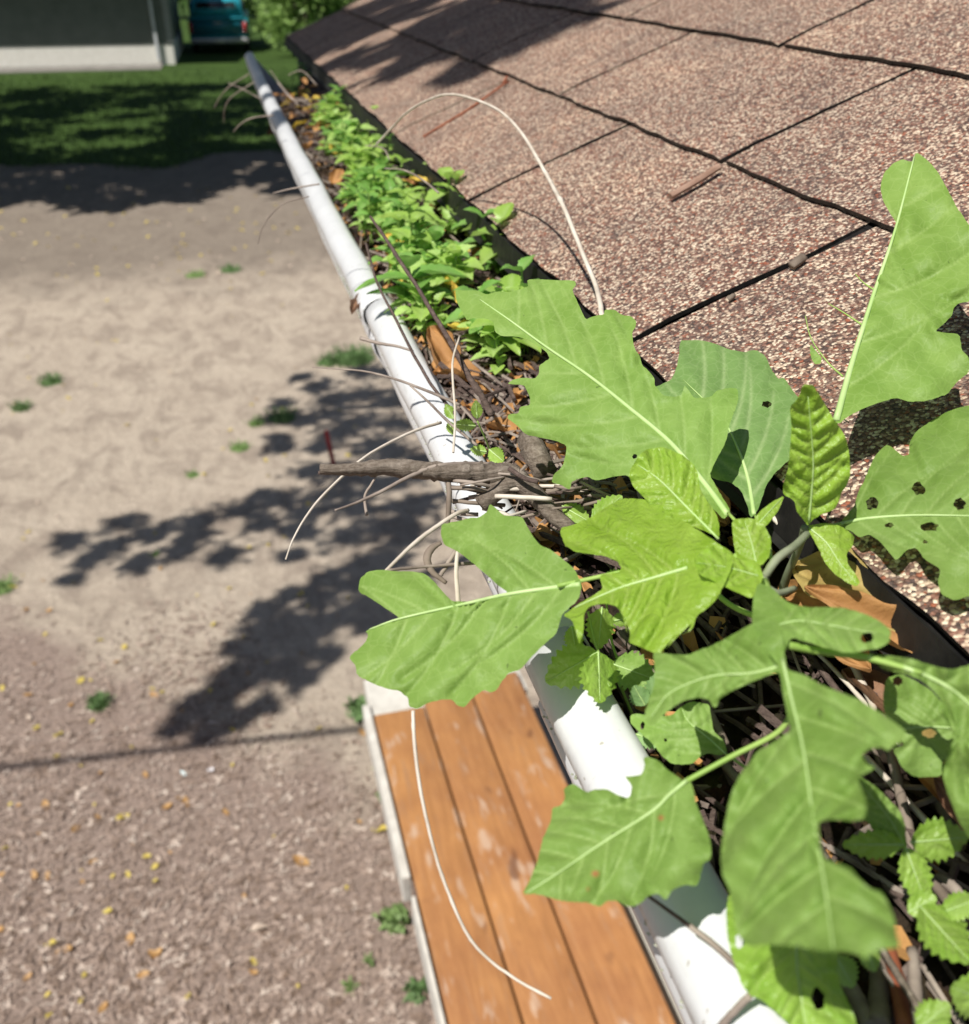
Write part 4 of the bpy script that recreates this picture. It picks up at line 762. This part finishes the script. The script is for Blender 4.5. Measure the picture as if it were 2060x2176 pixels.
# dense mat, from far to near; (photo px, py, spread, count, scale)
for (px, py, sx, sy, n, s) in ((700,280,26,16,11,.95),(730,340,28,18,9,1.0),(765,390,30,18,12,1.0),(780,450,42,22,15,1.0),(820,500,46,22,14,1.0),(870,540,36,16,6,1.0),(850,330,16,12,2,.8),(930,465,30,26,5,.9),(985,520,18,18,3,1.0),(1060,545,22,18,5,.95),(1085,600,26,22,5,1.0),(860,610,26,24,7,1.0),(920,650,30,18,7,1.05),(890,720,22,22,5,1.0),(1040,760,40,24,8,.95),(1075,800,30,26,7,.95),(1120,740,20,20,4,.8),(640,185,18,8,2,.8)):
    for _ in range(int(n * 2.0)): place_seed(px + random.uniform(-sx, sx), py + random.uniform(-sy, sy), .206, s * random.choice([.5, .65, .8, .9, 1.0, 1.2]) * random.uniform(.9, 1.1))
for _ in range(38):
    y = random.uniform(.60, 1.55); p3 = np.array([.186, y, CAMZ - .200]); i = random.randrange(12); p = protos[i]; o = p if i not in used else copy_tree(p); used.add(i)
    o.location = p3; k = random.uniform(.5, .95); o.scale = (k, k, k * random.uniform(1.0, 1.35)); o.rotation_euler = (0, random.uniform(-.5, 0), random.random() * 6); o['label'] = 'green seedling against the black roof edge'; o['group'] = 'seedlings along the roof edge'
for p, l in zip(list(protos), range(12)):
    if l not in used: bpy.data.objects.remove(p)

# ------------------------------------------------------------------ bench under the eave
def wood_mat():
    m, nt, b = mat('orange_stained_wood', .55, .35); v = coords(nt, (1, .09, 1)); g = noise(nt, v, 60, 8, .65, .6); v2 = coords(nt); n = noise(nt, v2, 3.5, 5, .6)
    oi = nt.nodes.new('ShaderNodeObjectInfo')
    c = ramp(nt, g, [(.25, (.20, .092, .034)), (.5, (.34, .158, .060)), (.75, (.47, .245, .10))])
    c = mix(nt, .5, c, ramp(nt, n, [(.3, (.24, .10, .045)), (.7, (.48, .24, .085))]))
    worn = noise(nt, coords(nt, (1, .3, 1)), 26, 3, .5); c = mix(nt, ramp(nt, worn, [(.60, (0, 0, 0)), (.70, (.62, .62, .62))]), c, (.50, .38, .29))
    gw = noise(nt, coords(nt, (1, .12, 1)), 40, 6, .7, .4); c = mix(nt, ramp(nt, gw, [(.55, (0, 0, 0)), (.68, (.5,) * 3)]), c, (.27, .17, .11))
    knot = noise(nt, coords(nt, (1, .5, 1)), 11, 2, .4); c = mix(nt, ramp(nt, knot, [(.26, (.8, .8, .8)), (.32, (0, 0, 0))]), c, (.14, .06, .03))
    nt.links.new(c, b.inputs['Base Color']); bump(nt, b, g, .2, .002); return m
WOOD = wood_mat(); CONC = simple('weathered_pale_paint', (.44, .42, .38), (.62, .60, .55), 18, .85, .4)
BD = 2.35; BH = CAMZ - BD
bl, br = .1217 * BD, .3606 * BD
farL = atD(826, 1524, BD); farY = farL[1]
ben = empty('plank_bench', (bl, farY - 1.2, 0), 'orange stained plank bench on a pale frame, on the ground under the gutter', 'bench')
edges = [bl, .2007 * BD, .2777 * BD, br]; nearY = farY - 2.2
skew = lambda x: farY + (x - bl) * .28
for i in range(3):
    x0, x1 = edges[i] + .003, edges[i + 1] - .003; mb = MB(); y1 = skew((x0 + x1) / 2)
    mb.box((x0, nearY, BH - .035), (x1, y1, BH - (0, .003, .001)[i]), bev=.008); o = mb.build('plank', WOOD, ben, True)
mb = MB(); mb.box((bl - .001, nearY, BH - .05), (br, farY - .02, BH - .037)); mb.build('underboard', DARKTWIG, ben)
yb = atD(880, 1880, BD)[1]
mb = MB(); mb.box((bl - .030, yb + .04, BH - .12), (bl - .004, farY + .10, BH - .012), bev=.004); mb.build('side_rail', CONC, ben)
mb = MB(); mb.box((bl - .016, nearY, BH - .12), (bl - .004, yb - .03, BH - .010), bev=.003); mb.build('side_rail', CONC, ben)
mb = MB(); mb.box((bl - .002, farY + .055, BH - .12), (br + .02, farY + .26, BH - .030), bev=.006); mb.build('end_block', CONC, ben)
for x in (bl + .03, br - .06):
    for y in (farY - .3, nearY + .2):
        mb = MB(); mb.box((x, y, 0), (x + .06, y + .09, BH - .051), bev=.004); mb.build('leg', CONC, ben)

# ------------------------------------------------------------------ red stake
a = ground(712, 1000); STK = simple('red_painted_stake', (.22, .025, .03), (.30, .045, .045), 30, .6)
st = empty('stake', a, 'short dark red stake standing in the shaded dirt, leaning a little', 'stake')
mb = MB(); top = a + np.array([-.035, 0, .26]); mb.box((-.014, -.008, 0), (.014, .008, .27), rot=lambda v: a + v + np.array([-.12 * v[2], 0, 0]), bev=.002); mb.build('shaft', STK, st)
mb = MB(); mb.add([a + np.array(v) for v in ((-.046, -.008, .27), (-.018, -.008, .27), (-.018, .008, .27), (-.046, .008, .27), (-.034, 0, .285))], [(0, 1, 4), (1, 2, 4), (2, 3, 4), (3, 0, 4), (3, 2, 1, 0)]); mb.build('point', STK, st)
# ------------------------------------------------------------------ weeds on the ground
def tuft(px, py, r, h, n, m, label, nm='grass_tuft', broad=1.0):
    c = ground(px, py); mb = MB(); ring = [c + r * .8 * np.array([math.cos(q * .785), math.sin(q * .785), 0]) + np.array([0, 0, .002]) for q in range(8)]
    mb.add(ring, [tuple(range(8))])
    for _ in range(n):
        a = random.random() * 6.28; rr = r * random.random() ** .8 ; b = c + np.array([rr * math.cos(a), rr * math.sin(a), 0]); a2 = a + random.gauss(0, 1.6); d = np.array([math.cos(a2), math.sin(a2), 0]) * h * random.uniform(.1, .9); w = .004 * broad * np.array([-math.sin(a), math.cos(a), 0]); hh = h * random.uniform(.5, 1)
        p1 = b + d * .45 + np.array([0, 0, hh * .75]); p2 = b + d + np.array([0, 0, hh * (.9 if broad < 2 else .6)])
        mb.add([b - w * .6, b + w * .6, p1 + w, p1 - w, p2], [(0, 1, 2, 3), (3, 2, 4)])
    o = mesh(nm, mb.v, mb.f, m, None, False, c); attr(o, 'vein', [0] * len(mb.v)); return tagp(o, label, 'weed', 'weeds growing in the yard dirt')
TUFT = leafmat('yard_weed_leaf', (.08, .16, .05), (.15, .25, .085), (.1, .2, .06), .2, .6)
TUFTB = leafmat('yard_weed_bright', (.13, .22, .06), (.22, .33, .11), (.2, .3, .1), .2, .6)
tuft(210,1498,.055,.045,150,TUFT,'round bluish green tuft on the mulch at left')
tuft(770,1515,.06,.06,110,TUFT,'low grassy weed touching the far left corner of the bench',broad=2)
tuft(840,1965,.045,.055,60,TUFTB,'leafy weed left of the bench, second from the bottom',broad=3)
tuft(815,1630,.03,.05,40,TUFTB,'sparse weed against the bench rail, upper of two',broad=2)
tuft(818,1695,.03,.05,40,TUFTB,'sparse weed against the bench rail, lower of two',broad=2)
tuft(885,2115,.03,.045,50,TUFT,'small weed left of the bench at the bottom edge',broad=2)
tuft(750,762,.22,.07,420,TUFT,'wide patch of low grass left of the gutter in front of the shadow')
tuft(700,770,.12,.06,160,TUFT,'thin edge of grass left of the wide patch')
tuft(108,812,.10,.06,130,TUFT,'dark weed near the left edge, upper of a pair')
tuft(45,868,.08,.06,90,TUFT,'dark weed near the left edge, lower of a pair')
tuft(600,888,.12,.06,150,TUFT,'dark weed at the edge of the tree shadow')
tuft(545,900,.07,.05,60,TUFTB,'sparse weed left of the dark one at the shadow edge')
tuft(490,574,.13,.06,80,TUFT,'small far weed in the middle of the dirt')
tuft(415,585,.12,.05,60,TUFTB,'small far weed beside yellow leaves')
tuft(510,952,.08,.04,60,TUFTB,'thin weed patch below the tree shadow edge')
tuft(5,1250,.08,.05,70,TUFTB,'weed cut by the left edge')
tuft(410,1010,.05,.04,24,TUFTB,'faint weed in the middle of the pale dirt')
tuft(785,2050,.008,.03,24,TUFTB,'tiny sprig left of the bench near the bottom'); tuft(745,2105,.02,.03,24,TUFTB,'tiny sprig at the bottom between mulch and bench')
tuft(330,1180,.02,.03,16,TUFTB,'tiny weed by the lower tree shadow')
# yard leaves: one kind, copied
FY = leafmat('yard_leaf_yellow', (.55, .40, .06), (.72, .58, .16), (.5, .4, .1), .25, .6); FO = leafmat('yard_leaf_orange', (.34, .19, .08), (.52, .32, .13), (.4, .2, .05), .2, .6)
FP = leafmat('yard_leaf_pale', (.42, .33, .27), (.58, .48, .40), (.4, .3, .2), .1, .7)
random.seed(5)
def yproto(m, lab, grp): 
    o = dead_leaf(np.array([0., 0., 0.]), .026, .016, 0, m, lab, .45, group=grp, nm='fallen_leaf', nu=7, nv=5); return o
py_ = yproto(FY, 'small yellow leaf fallen on the yard', 'yellow leaves scattered on the yard'); po_ = yproto(FO, 'small orange brown leaf fallen on the yard', 'orange leaves scattered on the yard'); pp_ = yproto(FP, 'pale dry leaf scrap on the yard', 'pale scraps scattered on the yard')
first = {py_: True, po_: True, pp_: True}
def yleaf(p, px, py, s=1, label=None):
    o = p if first[p] else p.copy()
    if not first[p]: COL.objects.link(o)
    first[p] = False
    g = ground(px, py); o.location = g + np.array([0, 0, .008]); o.rotation_euler = (random.uniform(-.3, .3), random.uniform(-.3, .3), random.random() * 6.28); o.scale = (s * 1.45,) * 3
    if label: o['label'] = label; del o['group']
for (px, py) in ((280,1591),(172,1450),(78,1550),(344,1474),(125,1565),(28,1250),(265,1378),(262,1740),(330,1845),(230,1940),(108,2010),(490,615),(342,562),(437,588),(228,640),(600,870),(490,916),(270,905),(135,820),(145,848),(35,860),(640,1265),(605,970),(565,980),(740,970),(655,1073),(433,1010),(120,1610),(454,1330),(535,862)): yleaf(py_, px, py, random.uniform(.8, 1.5))
for (px, py) in ((150,1502),(328,1480),(310,1650),(355,1718),(395,1708),(55,1298),(105,1300),(160,1765),(75,1865),(103,1865),(178,1880),(198,1835),(125,2025),(145,2020),(278,2000),(325,2030),(335,2030),(60,2080),(305,2075),(3,1980),(765,1750),(220,2145),(248,1410),(545,850),(60,1480),(98,1715),(480,1730),(385,1700),(800,1245),(770,1560)): yleaf(po_, px, py, random.uniform(.7, 1.3))
yleaf(py_, 808, 1768, 1.9, 'large bright yellow leaf on the dirt left of the bench'); yleaf(po_, 640, 1835, 2.0, 'large rusty curled leaf on the mulch')
for _ in range(120):
    yleaf(random.choice([py_, py_, po_, pp_]), random.uniform(-10, 760), random.uniform(560, 2170), random.uniform(.4, .9))
for _ in range(100): yleaf(random.choice([py_, py_, pp_]), random.uniform(0, 640), random.uniform(400, 600), random.uniform(1.0, 1.8))
yleaf(pp_, 550, 1978, 1.6, 'whitish sliver of wood on the mulch'); yleaf(pp_, 62, 1528, 1.0)
PL = simple('clear_plastic', (.45, .62, .64), (.75, .82, .84), 60, .2)
o = dead_leaf(ground(390, 1650) + np.array([0, 0, .012]), .032, .02, .6, PL, 'crumpled pale blue plastic scrap on the mulch', 1.0, cat='litter', nm='plastic_scrap')
o = dead_leaf(ground(448, 1640) + np.array([0, 0, .008]), .03, .022, 2, simple('white_paper', (.6, .58, .6), (.75, .72, .74), 60, .7), 'small white paper scrap right of the plastic', .5, cat='litter', nm='paper_scrap')

# ------------------------------------------------------------------ neighbour's house
A0 = ground(-300, 152); B0 = ground(372, 137)
dirw = (B0 - A0); Lw = np.linalg.norm(dirw); dirw /= Lw; nrm = np.array([dirw[1], -dirw[0], 0])  # outward, toward the camera
def hp_(s, n, z): return B0 - dirw * s + nrm * n + np.array([0, 0, z])
def hbox(mb, s0, s1, n0, n1, z0, z1): mb.add([hp_(s, n, z) for s in (s0, s1) for n in (n0, n1) for z in (z0, z1)], [(0, 1, 3, 2), (4, 6, 7, 5), (0, 4, 5, 1), (2, 3, 7, 6), (0, 2, 6, 4), (1, 5, 7, 3)])
house = empty('neighbour_house', B0, 'grey green sided house with white base in shade at upper left', 'house')
SIDG = simple('grey_green_siding', (.15, .165, .14), (.19, .205, .175), 3, .6); FND = simple('white_block_base', (.68, .66, .60), (.80, .78, .72), 12, .8)
mb = MB()
for i in range(17): mb.add([hp_(.12, .035, .52 + i * .11), hp_(Lw + 4, .035, .52 + i * .11), hp_(Lw + 4, .008, .52 + i * .11 + .108), hp_(.12, .008, .52 + i * .11 + .108), hp_(.12, 0, .52 + i * .11), hp_(Lw + 4, 0, .52 + i * .11)], [(0, 1, 2, 3), (0, 4, 5, 1)])
hbox(mb, .0, Lw + 4, -6, 0.002, .52, 2.5); mb.build('siding', SIDG, house)
mb = MB(); hbox(mb, -.02, Lw + 4, -6, .02, 0, .51); mb.build('base_wall', FND, house)
mb = MB(); hbox(mb, -.05, .115, -.1, .05, .551, 2.5); mb.build('corner_board', simple('grey_trim', (.25, .26, .25), (.3, .31, .3), 5, .5), house)
mb = MB(); hbox(mb, .36, .44, .055, .13, .15, 2.48); mb.build('downspout', simple('pale_metal', (.5, .52, .54), (.6, .62, .64), 5, .4), house)
mb = MB(); hbox(mb, -.3, Lw + 4.5, -6.5, .74, 2.5, 2.64); v = [hp_(-.3, .74, 2.641), hp_(Lw + 4.5, .74, 2.641), hp_(Lw + 4.5, -3, 3.8), hp_(-.3, -3, 3.8), hp_(-.3, -6.5, 2.641), hp_(Lw + 4.5, -6.5, 2.641)]
mb.add(v, [(0, 1, 2, 3), (3, 2, 5, 4), (0, 3, 4), (1, 5, 2)]); mb.build('roof', simple('dark_shingles', (.05, .05, .05), (.1, .09, .09), 8, .9), house)
mb = MB(); hbox(mb, .3, Lw + 6, .05, 1.3, .0, .03)
tagp(mb.build('path', simple('concrete_path', (.16, .15, .135), (.24, .225, .205), 2.5, .9, .2)), kind='structure')

# ------------------------------------------------------------------ blue vehicle
tc = ground(470, 114); tp = math.atan2(tc[0], tc[1])
van = empty('pickup_truck', tc, 'old teal blue truck seen from behind, parked beside the house', 'truck')
def vrot(v):
    c, s = math.cos(-.06), math.sin(-.06); return tc + np.array([v[0] * c - v[1] * s, v[0] * s + v[1] * c, v[2] * .84])
TEAL = simple('teal_car_paint', (.03, .34, .44), (.04, .40, .50), 1, .25, spec=.6); TEALD = simple('dark_teal_paint', (.014, .15, .21), (.018, .18, .25), 1, .3, spec=.6)
GLS = simple('dark_car_glass', (.015, .02, .022), (.03, .04, .04), 2, .08, spec=.8); CHR = simple('bumper_metal', (.45, .45, .48), (.62, .6, .62), 6, .3, spec=.8); BLKM = simple('black_rubber', (.01, .01, .01), (.02, .02, .02), 6, .8)
LMP = simple('red_lamp', (.3, .01, .01), (.4, .02, .02), 6, .2, spec=.7)
def vmesh(pts, fs, nm, m, bev=.04, par=van):
    b = bmesh.new(); vv = [b.verts.new(p) for p in pts]; [b.faces.new([vv[i] for i in f]) for f in fs]
    if bev: bmesh.ops.bevel(b, geom=b.edges[:], offset=bev, segments=3, affect='EDGES')
    b.verts.ensure_lookup_table(); vs = [vrot(np.array(v.co)) for v in b.verts]; ff = [[v.index for v in f.verts] for f in b.faces]; b.free()
    return mesh(nm, vs, ff, m, par, True)
BOXF = [(0, 1, 3, 2), (4, 6, 7, 5), (0, 4, 5, 1), (2, 3, 7, 6), (0, 2, 6, 4), (1, 5, 7, 3)]
def vbox(lo, hi, nm, m, bev=.02, taper=1.0, par=van):
    pts = [(x * (taper if z == hi[2] else 1), y + (.18 if (taper < 1 and z == hi[2] and y == lo[1]) else 0), z) for x in (lo[0], hi[0]) for y in (lo[1], hi[1]) for z in (lo[2], hi[2])]
    return vmesh(pts, BOXF, nm, m, bev, par)
body = vbox((-.86, .05, .38), (.86, 4.9, 1.18), 'body', TEAL, .07)
cabn = vbox((-.80, .12, 1.17), (.80, 3.2, 1.82), 'cab', TEAL, .06, .84)
vbox((-.62, .155, 1.25), (.62, .20, 1.66), 'rear_window', GLS, .015, .9)
for s in (-1, 1): vbox((s * .79 - .02, .5, 1.24), (s * .79 + .02, 2.6, 1.66), 'side_window', GLS, .01)
vbox((-.74, .03, .60), (.74, .06, 1.13), 'tailgate', TEALD, .01); vbox((-.12, .012, .98), (.12, .035, 1.03), 'handle', CHR, .006)
vbox((-.80, .0, 1.10), (.80, .06, 1.17), 'tailgate_trim', simple('light_teal', (.02, .22, .29), (.03, .26, .33), 1, .2), .01)
bp = vbox((-.84, -.10, .34), (.84, .08, .52), 'bumper', CHR, .03); vbox((-.16, -.12, .36), (.16, -.105, .50), 'number_plate', FND, .004)
for s in (-1, 1): vbox((s * .80 - .055, .02, .66), (s * .80 + .055, .08, 1.05), 'tail_light', LMP, .015)
for s in (-1, 1):
    for y in (1.0, 3.9):
        mb = MB(); mb.tube([(s * .68, y, .33), (s * .70, y, .33), (s * .84, y, .33), (s * .86, y, .33)], [.28, .33, .33, .28], 22); wv = mesh('wheel', [vrot(np.array((v[0], v[1], v[2] / .84))) for v in mb.v], mb.f, BLKM, van, True)
        mb = MB(); mb.tube([(s * .858, y, .33), (s * .868, y, .33)], [.17, .15], 18); mesh('rim', [vrot(np.array((v[0], v[1], v[2] / .84))) for v in mb.v], mb.f, CHR, wv, True)
for s in (-1, 1): vbox((s * .62 - .02, .4, 1.83), (s * .62 + .02, 2.6, 1.87), 'roof_rail', BLKM, .008)

# ------------------------------------------------------------------ trees and bushes
def leaf_cloud(centres, rad, n, size, m, name, parent):
    c = rng.integers(0, len(centres), n); C = np.array(centres)[c]; R = np.array(rad)[c]
    d = rng.normal(0, 1, (n, 3)); d /= np.linalg.norm(d, axis=1)[:, None]; p = C + d * (R * np.abs(rng.normal(0, .56, n)))[:, None]
    a = rng.normal(0, 1, (n, 3)); a /= np.linalg.norm(a, axis=1)[:, None]; b = np.cross(a, rng.normal(0, 1, (n, 3))); b /= np.linalg.norm(b, axis=1)[:, None]
    s = (size * rng.uniform(.6, 1.3, n))[:, None]
    V = np.concatenate([p - a * s, p + b * s * .5, p + a * s, p - b * s * .5], 0); idx = np.arange(n)
    o = mesh(name, V, np.stack([idx, idx + n, idx + 2 * n, idx + 3 * n], 1).tolist(), m, parent, False); attr(o, 'vein', np.zeros(len(V))); return o
def tree2(name, base, hub, label, cl, rad, n, size, limbs, trunk_r=.2, m=CROWN):
    e = empty(name, base, label, 'tree'); base = np.array(base, float); hub = np.array(hub, float)
    t = MB(); t.tube(spline([base, base * .5 + hub * .5 + np.array([.15, .1, 0]), hub], 6), np.linspace(trunk_r, trunk_r * .55, 13), 10, .05); t.build('trunk', BARK, e, True)
    for L in limbs:
        pp = spline([hub] + [np.array(p) for p in L], 4); t = MB(); t.tube(pp, np.linspace(trunk_r * .35, .012, len(pp)), 7, .08); t.build('limb', BARK, e, True)
    leaf_cloud(cl, rad, n, size, m, 'crown', e); return e
def tree(name, base, label, cl, rad, n, size, trunk_r=.22, m=CROWN):
    e = empty(name, base, label, 'tree'); base = np.array(base, float); cl = [np.array(c, float) for c in cl]; cen = sum(cl) / len(cl)
    fork = base + np.array([0, 0, max(2.6, cen[2] * .45)]); t = MB(); t.tube(spline([base, (base + fork) / 2 + np.array([.05, 0, 0]), fork, fork * .4 + cen * .6], 5), np.linspace(trunk_r, trunk_r * .45, 16), 10, .05); t.build('trunk', BARK, e, True)
    for c in cl[::max(1, len(cl) // 22)]:
        t = MB(); t.tube(spline([fork, fork * .5 + c * .5 + np.array([0, 0, .3]), c], 5), np.linspace(trunk_r * .3, .012, 11), 6, .08); t.build('limb', BARK, e, True)
    leaf_cloud(cl, rad, n, size, m, 'crown', e); return e
sv = np.array(SUNV) / -SUNV.z
def up_from(p, h): return np.array(p) - sv * (h - p[2])
# shade on the yard: the crown of a tree standing left of the frame
spots = []
for (px, py, r) in ((150,1150,.10),(230,1160,.15),(330,1130,.14),(420,1110,.15),(300,1200,.10),(150,1230,.05),(480,1180,.12),(520,1080,.12),(600,1060,.14),(700,1050,.17),(800,1030,.2),(640,1130,.12),(620,1180,.06),(740,1140,.12),(820,1120,.16),(880,1080,.16),(700,1230,.13),(760,1240,.14),(840,1250,.16),(620,1260,.06),(680,820,.14),(760,840,.2),(830,850,.2),(580,890,.10),(640,890,.16),(720,920,.2),(800,950,.2),(600,950,.10),(660,1000,.14),(880,980,.2),(560,1340,.11),(620,1320,.11),(680,1330,.10),(510,1380,.06),(530,1430,.10),(600,1420,.12),(640,1440,.08),(470,1480,.09),(410,1510,.07),(440,1560,.05),(560,1500,.06),(370,1550,.03),(700,1390,.06),(780,1320,.08),(560,1110,.12),(560,1050,.06),(650,1090,.12),(840,1020,.16),(760,1080,.14),(700,1000,.10),(600,860,.08),(760,900,.16),(840,900,.2),(700,880,.12),(590,930,.06),(820,1190,.14),(770,1200,.12),(680,1270,.10),(560,1300,.08),(570,1380,.10),(640,1380,.10),(490,1440,.08),(450,1520,.06),(500,1530,.06),(260,1110,.08),(380,1170,.10),(190,1190,.07),(830,790,.15),(760,790,.08),(410,1140,.12),(860,1130,.2),(900,1000,.2),(830,960,.16),(740,1020,.12),(680,950,.12),(700,850,.12),(640,800,.08),(800,1290,.12),(850,1330,.10),(780,790,.16),(860,830,.2)):
    spots.append((up_from(ground(px, py), 5.0 + random.uniform(-.25, .25)), r * 1.05))
rs = []
for (px, py, r) in ((900,60,.05),(1000,75,.05),(1100,70,.06),(950,30,.06),(1050,20,.06),(1180,20,.035),(1120,20,.05),(760,60,.07),(820,110,.03),(880,120,.03),(700,50,.05),(860,20,.07),(780,20,.08),(720,130,.03),(990,140,.02)):
    p = on_roof(px, py); rs.append((up_from(p, 5.2 + random.uniform(-.2, .2)), r * 1.5))
gl = lambda *q: [up_from(ground(*p), 5.0) for p in q]
rs += [(up_from(np.array([x, y, 2.62]), 5.0), .07) for x in (.06, .16, .27) for y in (1.85, 2.0, 2.15, 2.3, 2.42)] + [(up_from(np.array([.09, 1.42, 2.6]), 5.0), .035)]
tree2('shade_tree', (4.2, 5.2, 0), (3.4, 4.6, 4.6), 'tree hidden behind the roof whose spreading crown shades the yard and the shingles', [c for c, r in spots + rs], [r for c, r in spots + rs], 24000, .048,
      [gl((900,1060),(780,1050),(600,1070),(420,1110),(250,1160)), gl((860,860),(740,850),(620,900)), gl((860,1240),(760,1310),(620,1340),(500,1430)), [up_from(on_roof(*p), 5.2) for p in ((720,60),(900,50),(1080,50))]], .16)
# shade beyond: far trees left of the frame over the lawn
random.seed(11)
def shade_patch(n, x0, x1, y0, y1, h0, h1, r0, r1, keep):
    o = []
    while len(o) < n:
        x, y = random.uniform(x0, x1), random.uniform(y0, y1)
        if keep(x, y): o.append((up_from((x, y, 0), random.uniform(h0, h1)), random.uniform(r0, r1)))
    return o
def edge_line(x): return 13.35 + .05 * x + .45 * math.sin(x * 2.3 + 1) + .3 * math.sin(x * 5.1)
gaps = [ground(*p) for p in ((80,300),(130,295),(180,305),(300,260),(290,300),(220,170),(300,165),(390,150),(470,118),(440,116),(490,120),(466,100),(20,170))]
def keep1(x, y):
    return y > edge_line(x) + .45 and all((x - g[0]) ** 2 / .28 + (y - g[1]) ** 2 / .4 > 1 for g in gaps)
f1 = shade_patch(560, -8, 6, 13, 26, 5.5, 8.0, .4, .75, keep1)
f1 += shade_patch(150, -7, 4, 13.9, 17.2, 5.5, 7, .35, .6, lambda x, y: y > edge_line(x) + .4)
f1 += [(up_from((x, edge_line(x) + .3 + random.uniform(0, .3), 0), random.uniform(5, 6)), random.uniform(.15, .35)) for x in np.linspace(-5, 3, 44)]
tree2('far_shade_tree', (6.5, 16, 0), (5.5, 16, 5.0), 'large tree hidden beyond the roof whose crown darkens the lawn', [c for c, r in f1], [r for c, r in f1], 70000, .16,
      [[f1[i][0] * .5 + np.array([5.5, 16, 6]) * .5, f1[i][0]] for i in range(0, 300, 30)], .3)
# bushes beyond the truck
for (px, py, w, h, lab, m) in ((655,118,1.9,2.6,'sunlit light green bush beyond the end of the roof, left',BUSH),(690,110,2.4,3.0,'sunlit bush behind the shingle roof corner',BUSH),(610,100,1.1,2.6,'tall leafy shrub right behind the truck',BUSH)):
    b = ground(px, py); e = empty('bush', b, lab, 'bush'); cs = [b + np.array([random.uniform(-w, w) * .6, random.uniform(-1, 1), random.uniform(.5, h)]) for _ in range(26)]
    leaf_cloud(cs, [random.uniform(.35, .7) for _ in cs], 4200, .10, m, 'foliage', e)
    for c in cs[::3]:
        t = MB(); t.tube(spline([b, (b + c) / 2 + rng.normal(0, .1, 3), c], 4), .03, 5); t.build('branch', BARK, e, True)
# dark hedge that closes the view behind
hb = ground(500, 40); 
for i in range(9):
    b = np.array([-6 + i * 3.6, 52 + random.uniform(-1, 1), 0]); e = empty('hedge_shrub', b, 'dark shrub in the hedge closing the yard far behind the truck', 'shrub', 'hedge shrubs behind the truck'); cs = [b + np.array([random.uniform(-1.9, 1.9), random.uniform(-.8, .8), random.uniform(.4, 3.5)]) for _ in range(24)]
    leaf_cloud(cs, [random.uniform(.6, 1.1) for _ in cs], 2600, .2, CROWN, 'foliage', e)
# overhead cable whose shadow crosses the mulch
g0, g1 = ground(0, 1632), ground(800, 1545); c0, c1 = up_from(g0, 4.4), up_from(g1, 4.4); dd = (c1 - c0) / np.linalg.norm(c1 - c0)
t = MB(); t.tube([c0 - dd * 12, c0, c1, c1 + dd * 10], .016, 8)
tagp(mesh('overhead_cable', t.v, t.f, BLKM, None, True, c0), 'black cable overhead that draws the thin straight shadow', 'cable')
